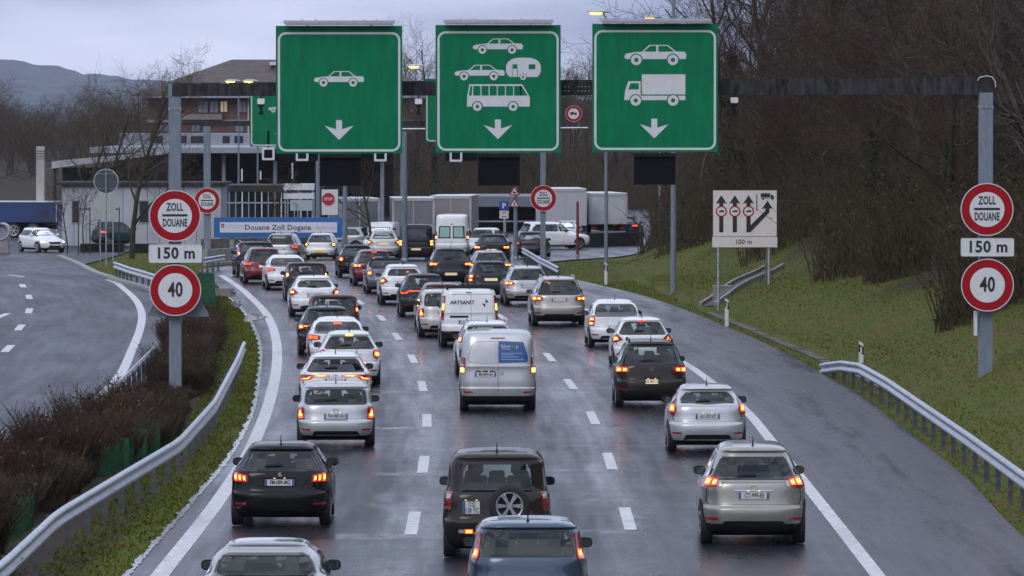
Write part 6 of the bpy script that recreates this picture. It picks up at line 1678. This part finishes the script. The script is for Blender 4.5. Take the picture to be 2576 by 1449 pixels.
# hip-roofed brick building
t = thing('brick_building', 'pink brick building with a brown hip roof behind the gantry', 'building'); Y = 572.
x0, x1, ze, zb_ = X(372, Y), X(1085, Y), Zz(238, Y), zr(Y) - .3
MB().box(x0, x1, Y, Y + 22, zb_, ze).build('wall', M_BRICK, t)
e0, e1 = x0 - 1.4, x1 + 1.4; r0, r1 = X(583, Y + 11), X(930, Y + 11); zr_ = Zz(150, Y + 11)
rf = MB().add([(e0, Y - 1.4, ze), (e1, Y - 1.4, ze), (e1, Y + 23.4, ze), (e0, Y + 23.4, ze), (r0, Y + 11, zr_), (r1, Y + 11, zr_), (e0, Y - 1.4, ze - .25), (e1, Y - 1.4, ze - .25), (e1, Y + 23.4, ze - .25), (e0, Y + 23.4, ze - .25)], [(0, 1, 5, 4), (1, 2, 5), (2, 3, 4, 5), (3, 0, 4), (6, 7, 1, 0), (7, 8, 2, 1), (8, 9, 3, 2), (9, 6, 0, 3), (9, 8, 7, 6)]).build('roof', M_ROOF, t)
MB().box(e0 - .05, e1 + .05, Y - 1.5, Y - 1.38, ze - .32, ze - .1).build('gutter', M_FASC, rf)
MB().box(X(680, Y + 8), X(695, Y + 8), Y + 7, Y + 9, Zz(164, Y + 8), Zz(156, Y + 8)).build('skylight', M_SIGNW, rf)
for px0, px1, py0, py1, lit_ in ((497, 525, 252, 286, 0), (527, 551, 252, 286, 0), (553, 574, 252, 284, 1), (420, 440, 255, 285, 0), (600, 622, 252, 285, 0), (640, 662, 252, 285, 0), (1030, 1052, 252, 285, 0), (400, 425, 312, 334, 0), (480, 505, 312, 334, 0), (590, 615, 312, 334, 0)):
    f = box_px(px0, px1, py0, py1, Y, .0, 'window', mat('window_frame_brown', (.05, .03, .03), .6), t, -.06)
    mid = (px0 + px1) / 2
    for a, b in ((px0 + 2.5, mid - 1), (mid + 1, px1 - 2.5)): box_px(a, b, py0 + 3, py1 - 3, Y, -.06, 'pane', M_WINL if lit_ else mat('curtained_pane', (.18, .2, .26), .2), f, -.075)
box_px(455, 560, 287, 301, Y, .0, 'balcony', mat('pale_render', (.20, .17, .155), .7, var=.15), t, -.9)
box_px(372, 1085, 301, 308, Y, .0, 'ledge', M_FASC, t, -.25)
MB().bar((X(625, Y), Y - .08, ze - .3), (X(625, Y), Y - .08, zb_), .07, n=6).build('downpipe', M_SIGNW, t)
# flat roofed wing in front
t = thing('flat_roof_wing', 'grey flat-roofed wing below the brick building', 'building'); Y = 536.
box_px(300, 1000, 336, 372, Y, 12, 'wall', M_FASC, t)
box_px(296, 1004, 365.5, 369, Y, .2, 'white_rail', M_SIGNW, t, -.6)
for px0, px1 in ((440, 470), (480, 520), (560, 578), (590, 612), (640, 660), (385, 410)): box_px(px0, px1, 342, 360, Y, .0, 'window', M_WIN, t, -.05)
# long customs canopy
t = thing('customs_canopy', 'long dark customs canopy with a pale grey edge', 'canopy'); Y = 472.
box_px(225, 985, 371, 385, Y, 26, 'roof_slab', M_FASC, t)
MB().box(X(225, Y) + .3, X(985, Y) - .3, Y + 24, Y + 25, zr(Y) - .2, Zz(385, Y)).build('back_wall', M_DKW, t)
for px in (300, 420, 560, 690, 800, 960): MB().bar((X(px, Y), Y + 2, zr(Y) - .2), (X(px, Y), Y + 2, Zz(385, Y)), .16, n=10).build('column', M_FASC, t)
for px, y0, y1 in ((608, 425, 456), (872, 415, 450), (655, 430, 452), (735, 410, 450)): MB().box(X(px, Y) - .06, X(px, Y) + .06, Y + .4, Y + .5, Zz(y1, Y), Zz(y0, Y)).build('hanging_panel', M_SIGNW, t)
t = thing('side_canopy', 'low canopy with a sloping pale edge at far left', 'canopy'); Y = 464.
MB().add([(X(130, Y), Y, Zz(424, Y)), (X(410, Y), Y, Zz(388, Y)), (X(410, Y), Y, Zz(380, Y)), (X(130, Y), Y, Zz(406, Y)), (X(130, Y), Y + 12, Zz(424, Y)), (X(410, Y), Y + 12, Zz(388, Y)), (X(410, Y), Y + 12, Zz(380, Y)), (X(130, Y), Y + 12, Zz(406, Y))], [(0, 1, 2, 3), (7, 6, 5, 4), (0, 4, 5, 1), (3, 2, 6, 7), (0, 3, 7, 4), (1, 5, 6, 2)]).build('edge', M_PALE, t)
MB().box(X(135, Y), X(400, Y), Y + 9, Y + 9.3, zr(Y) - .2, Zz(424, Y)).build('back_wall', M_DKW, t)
for px in (137, 260, 390): MB().bar((X(px, Y), Y + .5, zr(Y) - .2), (X(px, Y), Y + .5, Zz(412, Y)), .12, n=8).build('column', M_BEAM, t)
# white office pavilion
t = thing('office_pavilion', 'white single-storey pavilion behind the left gantry post', 'building'); Y = 384.
xw0, xw1 = X(155, Y), X(556, Y)
n = 13
for k in range(n):
    a, b = xw0 + (xw1 - xw0) * k / n, xw0 + (xw1 - xw0) * (k + 1) / n
    MB().box(a + .015, b - .015, Y, Y + .12, zr(Y) - .2, Zz(466, Y)).build('wall_panel', M_PALE, t)
MB().box(xw0 + .02, xw1 - .02, Y + .1, Y + 9, zr(Y) - .2, Zz(467, Y)).build('core', M_FASC, t)
MB().box(xw0 - .3, xw1 + .3, Y - .35, Y + 9.3, Zz(466, Y), Zz(459, Y)).build('roof', M_BEAM, t)
for px0, px1 in ((349, 375), (420, 440), (180, 200)):
    f = box_px(px0, px1, 503, 562, Y, .0, 'window', M_FASC, t, -.05); box_px(px0 + 2, px1 - 2, 506, 559, Y, -.05, 'pane', M_WIN, f, -.065)
# glazed control hall
t = thing('control_hall', 'glazed customs control hall behind the name board', 'building'); Y = 424.
MB().box(X(556, Y), X(806, Y), Y, Y + 10, Zz(482, Y), Zz(466, Y)).build('fascia', M_DKW, t)
MB().box(X(560, Y), X(806, Y), Y + 9, Y + 9.2, zr(Y) - .2, Zz(482, Y)).build('back_wall', mat('hall_inside', (.12, .13, .14), .7, var=.5, vscale=.8), t)
for k in range(15):
    a, b = X(560 + k * 16.4, Y), X(560 + (k + 1) * 16.4, Y)
    MB().box(a + .03, b - .03, Y + .1, Y + .13, zr(Y) - .1, Zz(483, Y)).build('pane', glass('hall_glass', (.45, .55, .56)), t)
    MB().box(a - .04, a + .04, Y + .05, Y + .2, zr(Y) - .1, Zz(482, Y)).build('mullion', M_FASC if k % 3 else M_SIGNW, t)
MB().box(X(558, Y), X(804, Y), Y + .04, Y + .21, Zz(512, Y), Zz(508, Y)).build('transom', M_FASC, t)
t = thing('booth_roof', 'stacked white roof boards above a customs booth', 'booth'); Y = 400.
for y0, y1 in ((463, 478), (486, 500)): box_px(713, 790, y0, y1, Y, 3, 'roof_board', M_SIGNW, t)
for px in (718, 750, 786): MB().bar((X(px, Y), Y + .2, zr(Y) - .1), (X(px, Y), Y + .2, Zz(465, Y)), .06, n=6).build('post', M_GALV, t)
box_px(730, 786, 503, 530, Y, .1, 'sign_panel', mat('booth_panel', (.35, .42, .45), .5), t, .02)
for px in (800,):
    q = thing('stop_gate_pillar', 'dark square pillar left of the stop sign', 'pillar'); MB().box(X(792, 356), X(808, 356), 356, 356.5, zr(356) - .1, Zz(400, 356)).build('pillar', M_BEAM, q); MB().box(X(790, 356), X(810, 356), 355.9, 356.6, zr(356) - .1, zr(356) + .3).build('base', M_CONC, q)
# right-hand canopy
t = thing('lorry_canopy', 'grey lorry canopy with a dark opening behind the parking sign', 'canopy'); Y = 428.
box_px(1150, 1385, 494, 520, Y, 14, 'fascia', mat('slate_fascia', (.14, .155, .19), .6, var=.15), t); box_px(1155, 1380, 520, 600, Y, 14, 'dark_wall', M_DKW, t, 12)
for px in (1160, 1270, 1375): box_px(px - 3, px + 3, 520, 605, Y, .3, 'column', M_FASC, t)
MB().box(X(1165, Y), X(1370, Y), Y + 2, Y + 2.1, Zz(560, Y), Zz(556, Y)).build('rail', M_GALV, t)

# lorries
def lorry(px, py, heading, L, W, H, m, label, cab=True, cabm=None, zfl=1.05, kind=0, Yd=None):
    p = G(px, py); t = thing('lorry', label, 'lorry', (p.x, p.y, p.z), math.radians(heading), 'lorries in the customs yard')
    box = MB().box(-W / 2, W / 2, 0, L, zfl, H).build('cargo_box', m, t)
    MB().box(-W / 2 - .02, W / 2 + .02, -.04, .02, H - .14, H + .02).box(-W / 2 - .02, -W / 2 + .10, -.04, .02, zfl, H).box(W / 2 - .10, W / 2 + .02, -.04, .02, zfl, H).box(-.03, .03, -.02, .0, zfl, H - .14).build('rear_frame', M_PALE, t)
    n = int(L / 1.2)
    for k in range(1, n):
        for sg in (-1, 1): MB().box(sg * W / 2 - .015, sg * W / 2 + .015, k * L / n - .03, k * L / n + .03, zfl + .05, H - .05).build('side_rib', m, t)
    MB().box(-W / 2 - .01, W / 2 + .01, 0, L, H, H + .06).build('roof_edge', M_SIGNW, t)
    MB().box(-.45, .45, .2, L, .6, zfl).build('chassis', M_BLACK, t)
    MB().box(-W / 2 + .1, W / 2 - .1, -.05, .05, .45, .6).build('under_ride_bar', M_GALV, t)
    for sg in (-1, 1): MB().box(sg * (W / 2 - .35) - .16, sg * (W / 2 - .35) + .16, -.06, 0, .75, .87).build('tail_light', M_LENS, t)
    for yy in (1.6, 2.9) + ((L + 1.0,) if cab else ()):
        for sg in (-1, 1): wheel(t, sg * (W / 2 - .16), yy, .5, .3, sg)
    if cab:
        c = MB().add([(-W / 2 + .05, L + .5, .5), (W / 2 - .05, L + .5, .5), (W / 2 - .05, L + 2.4, .5), (-W / 2 + .05, L + 2.4, .5), (-W / 2 + .08, L + .5, 3.3), (W / 2 - .08, L + .5, 3.3), (W / 2 - .1, L + 1.9, 3.3), (-W / 2 + .1, L + 1.9, 3.3), (W / 2 - .06, L + 2.4, 1.9), (-W / 2 + .06, L + 2.4, 1.9)],
                     [(0, 3, 2, 1), (4, 5, 6, 7), (0, 1, 5, 4), (1, 2, 8, 6, 5), (3, 0, 4, 7, 9), (2, 3, 9, 8), (8, 9, 7, 6)]).build('cab', cabm or M_SIGNW, t)
        MB().box(-W / 2 + .0, W / 2 - .0, L + 1.2, L + 1.8, 1.9, 2.6).build('cab_window', M_WIN, c)
    return t
M_TARP1 = mat('grey_tarpaulin', (.17, .17, .19), .6, var=.12, vscale=.8, bump=.1, bscale=3); M_TARP2 = mat('beige_tarpaulin', (.24, .22, .215), .6, var=.1, vscale=.8, bump=.1, bscale=3); M_TARP3 = mat('slate_tarpaulin', (.12, .13, .15), .6, var=.15, vscale=.8)
lorry(1134, 628, -4, 6.0, 2.5, 3.25, M_TARP2, 'grey lorry with a beige tail behind the tall white van', cab=False)
lorry(1040, 634, 3, 5.5, 2.5, 3.2, M_TARP1, 'grey tarpaulin lorry right of the mossy tree', cab=False)
lorry(905, 632, 8, 6.0, 2.4, 3.15, M_TARP3, 'slate grey lorry left of the mossy tree', cab=False)
t = lorry(1422, 608, 4, 7.5, 2.75, 3.4, mat('white_lorry_side', (.42, .42, .45), .5, var=.06), 'white lorry right of the red ringed customs sign', cab=False)
t = lorry(1530, 604, 8, 7.0, 2.5, 3.05, mat('white_container', (.45, .46, .47), .5, var=.12, vscale=1.5), 'white container lorry seen from behind, partly behind twigs', cab=False)
t = lorry(150, 598, 84, 9.0, 2.5, 2.4, mat('blue_tarpaulin', (.010, .035, .13), .5, var=.3, vscale=.6), 'blue tarpaulin lorry at the far left edge', cab=False)

# low walls, posts and small yard furniture
def wall_px(a, b, h, w, name, m, label, cat='wall', n=4):
    p, q = G(*a), G(*b); t = thing(name, label, cat)
    for k in range(n):
        s, e2 = p.lerp(q, (k + .004) / n), p.lerp(q, (k + .996) / n)
        MB().beam((s.x, s.y, s.z + h / 2 - .05), (e2.x, e2.y, e2.z + h / 2 - .05), w, h + .1).build('wall_block', m, t)
    return t
wall_px((514, 664), (705, 650), .75, .3, 'concrete_wall', M_CONC, 'low grey concrete wall left of the queue head')
wall_px((512, 645), (770, 640), 1.0, .4, 'rubble_wall', mat('rubble_stone', (.12, .105, .085), .85, var=.5, vscale=2.5, bump=.5, bscale=6), 'brown rubble wall under the blue customs board')
wall_px((1448, 622), (1612, 617), .85, .3, 'black_wall', mat('black_wall_paint', (.014, .014, .015), .6, var=.3), 'low black wall at the edge of the grass island')
wall_px((203, 634), (312, 634), .5, .8, 'planter', M_BLACK, 'long black planter right of the white oncoming car', 'planter')
wall_px((330, 634), (395, 634), .5, .8, 'planter', M_BLACK, 'short black planter left of the gantry post', 'planter', 2)
t = pole(1453, 507, 348, .09, 'dark red marker post in front of the white lorry', 'marker_post', m_=mat('marker_red', (.17, .012, .010), .5), cat='post')
for px, py, lb in ((1423, 622, 'left'), (1432, 622, 'middle'), (1441, 622, 'right')):
    p = G(px, py); t = thing('bollard', 'black and white bollard beside the low black wall, %s of three' % lb, 'bollard', p, 0, 'bollards by the black wall')
    MB().bar((0, 0, 0), (0, 0, .75), .06, n=8).build('shaft', M_BLACK, t); MB().bar((0, 0, .35), (0, 0, .68), .066, n=8).build('white_band', M_SIGNW, t)
F = Face(267, 456, 312); t = thing('round_sign', 'back of a round grey sign on a thin pole, left', 'road sign', F.c)
MB().poly(circle(0, 0, .62, 36), 0, .02).build('plate', mat('sign_back_blue', (.05, .06, .075), .5, .2), t); MB().ring(circle(0, 0, .64, 36), circle(0, 0, .60, 36), -.02, .06).build('rim', M_GALV, t)
for z in (-.38, .38): MB().box(-.46, .46, -.05, 0, z - .03, z + .03).build('rib', M_BACK, t)
MB().bar((0, -.08, .55), (0, -.08, zr(312) - F.c.z - .1), .035, n=8).build('post', M_GALV, t)
F = Face(268, 518, 332); t = thing('notice_board', 'pale blank board on two legs behind the round sign', 'board', F.c)
MB().box(-.48, .48, 0, .04, -.75, .75).build('board', mat('pale_board', (.36, .37, .36), .6, var=.1), t)
for x in (-.35, .35): MB().bar((x, .07, .5), (x, .07, zr(332) - F.c.z - .1), .03, n=6).build('leg', M_GALV, t)
Y = 410.; t = thing('concrete_pylon', 'tall pale concrete pylon with slits at the far left', 'pylon', (X(102, Y), Y, zr(Y)))
hp = Zz(368, Y) - zr(Y)
MB().box(-.27, .27, -.27, .27, -.1, hp).build('shaft', mat('pale_concrete', (.36, .34, .32), .7, var=.2, vscale=2), t)
for k in range(4): MB().box(-.272, .272, -.275, .275, hp - .35 - k * .17, hp - .30 - k * .17).build('slit', M_DKW, t)
F = Face(2, 582, 360); t = thing('concrete_pipe', 'round pale pipe end at the left edge', 'pipe', F.c)
MB().ring(circle(0, 0, .5, 30), circle(0, 0, .42, 30), 0, 1.6).build('pipe', M_PALE, t); MB().poly(circle(0, 0, .43, 30), .3, .05).build('plug', M_FASC, t); MB().box(-.4, .4, .1, 1.5, zr(360) - F.c.z - .1, -.42).build('cradle', M_CONC, t)
for px0, px1 in ((197, 226), (250, 300)):
    Y = 356.; t = thing('tree_stakes', 'wooden stakes with a cross bar beside the %s young tree' % ('left' if px0 < 230 else 'right'), 'stakes')
    for px in (px0, px1): MB().bar((X(px, Y), Y, zr(Y) - .1), (X(px, Y), Y, Zz(520, Y)), .035, n=6).build('stake', M_TWIGD, t)
    MB().beam((X(px0, Y), Y - .05, Zz(526, Y)), (X(px1, Y), Y - .05, Zz(526, Y)), .03, .08).build('cross_bar', M_TWIGD, t)

# damp air between here and the hills
hz = MB().box(-2500, 2500, -60, 6500, -4.5, 120).build('haze', None)
hm = bpy.data.materials.new('damp_air'); hm.use_nodes = True; hm.node_tree.nodes.clear()
ho = hm.node_tree.nodes.new('ShaderNodeOutputMaterial'); hv = hm.node_tree.nodes.new('ShaderNodeVolumePrincipled')
hv.inputs['Color'].default_value = (.80, .85, .95, 1); hv.inputs['Density'].default_value = 0.00005; hv.inputs['Anisotropy'].default_value = 0.2
hm.node_tree.links.new(hv.outputs[0], ho.inputs['Volume'])
hz.data.materials.append(hm); hz['kind'] = 'stuff'; hz['label'] = 'thin damp haze over the whole valley'
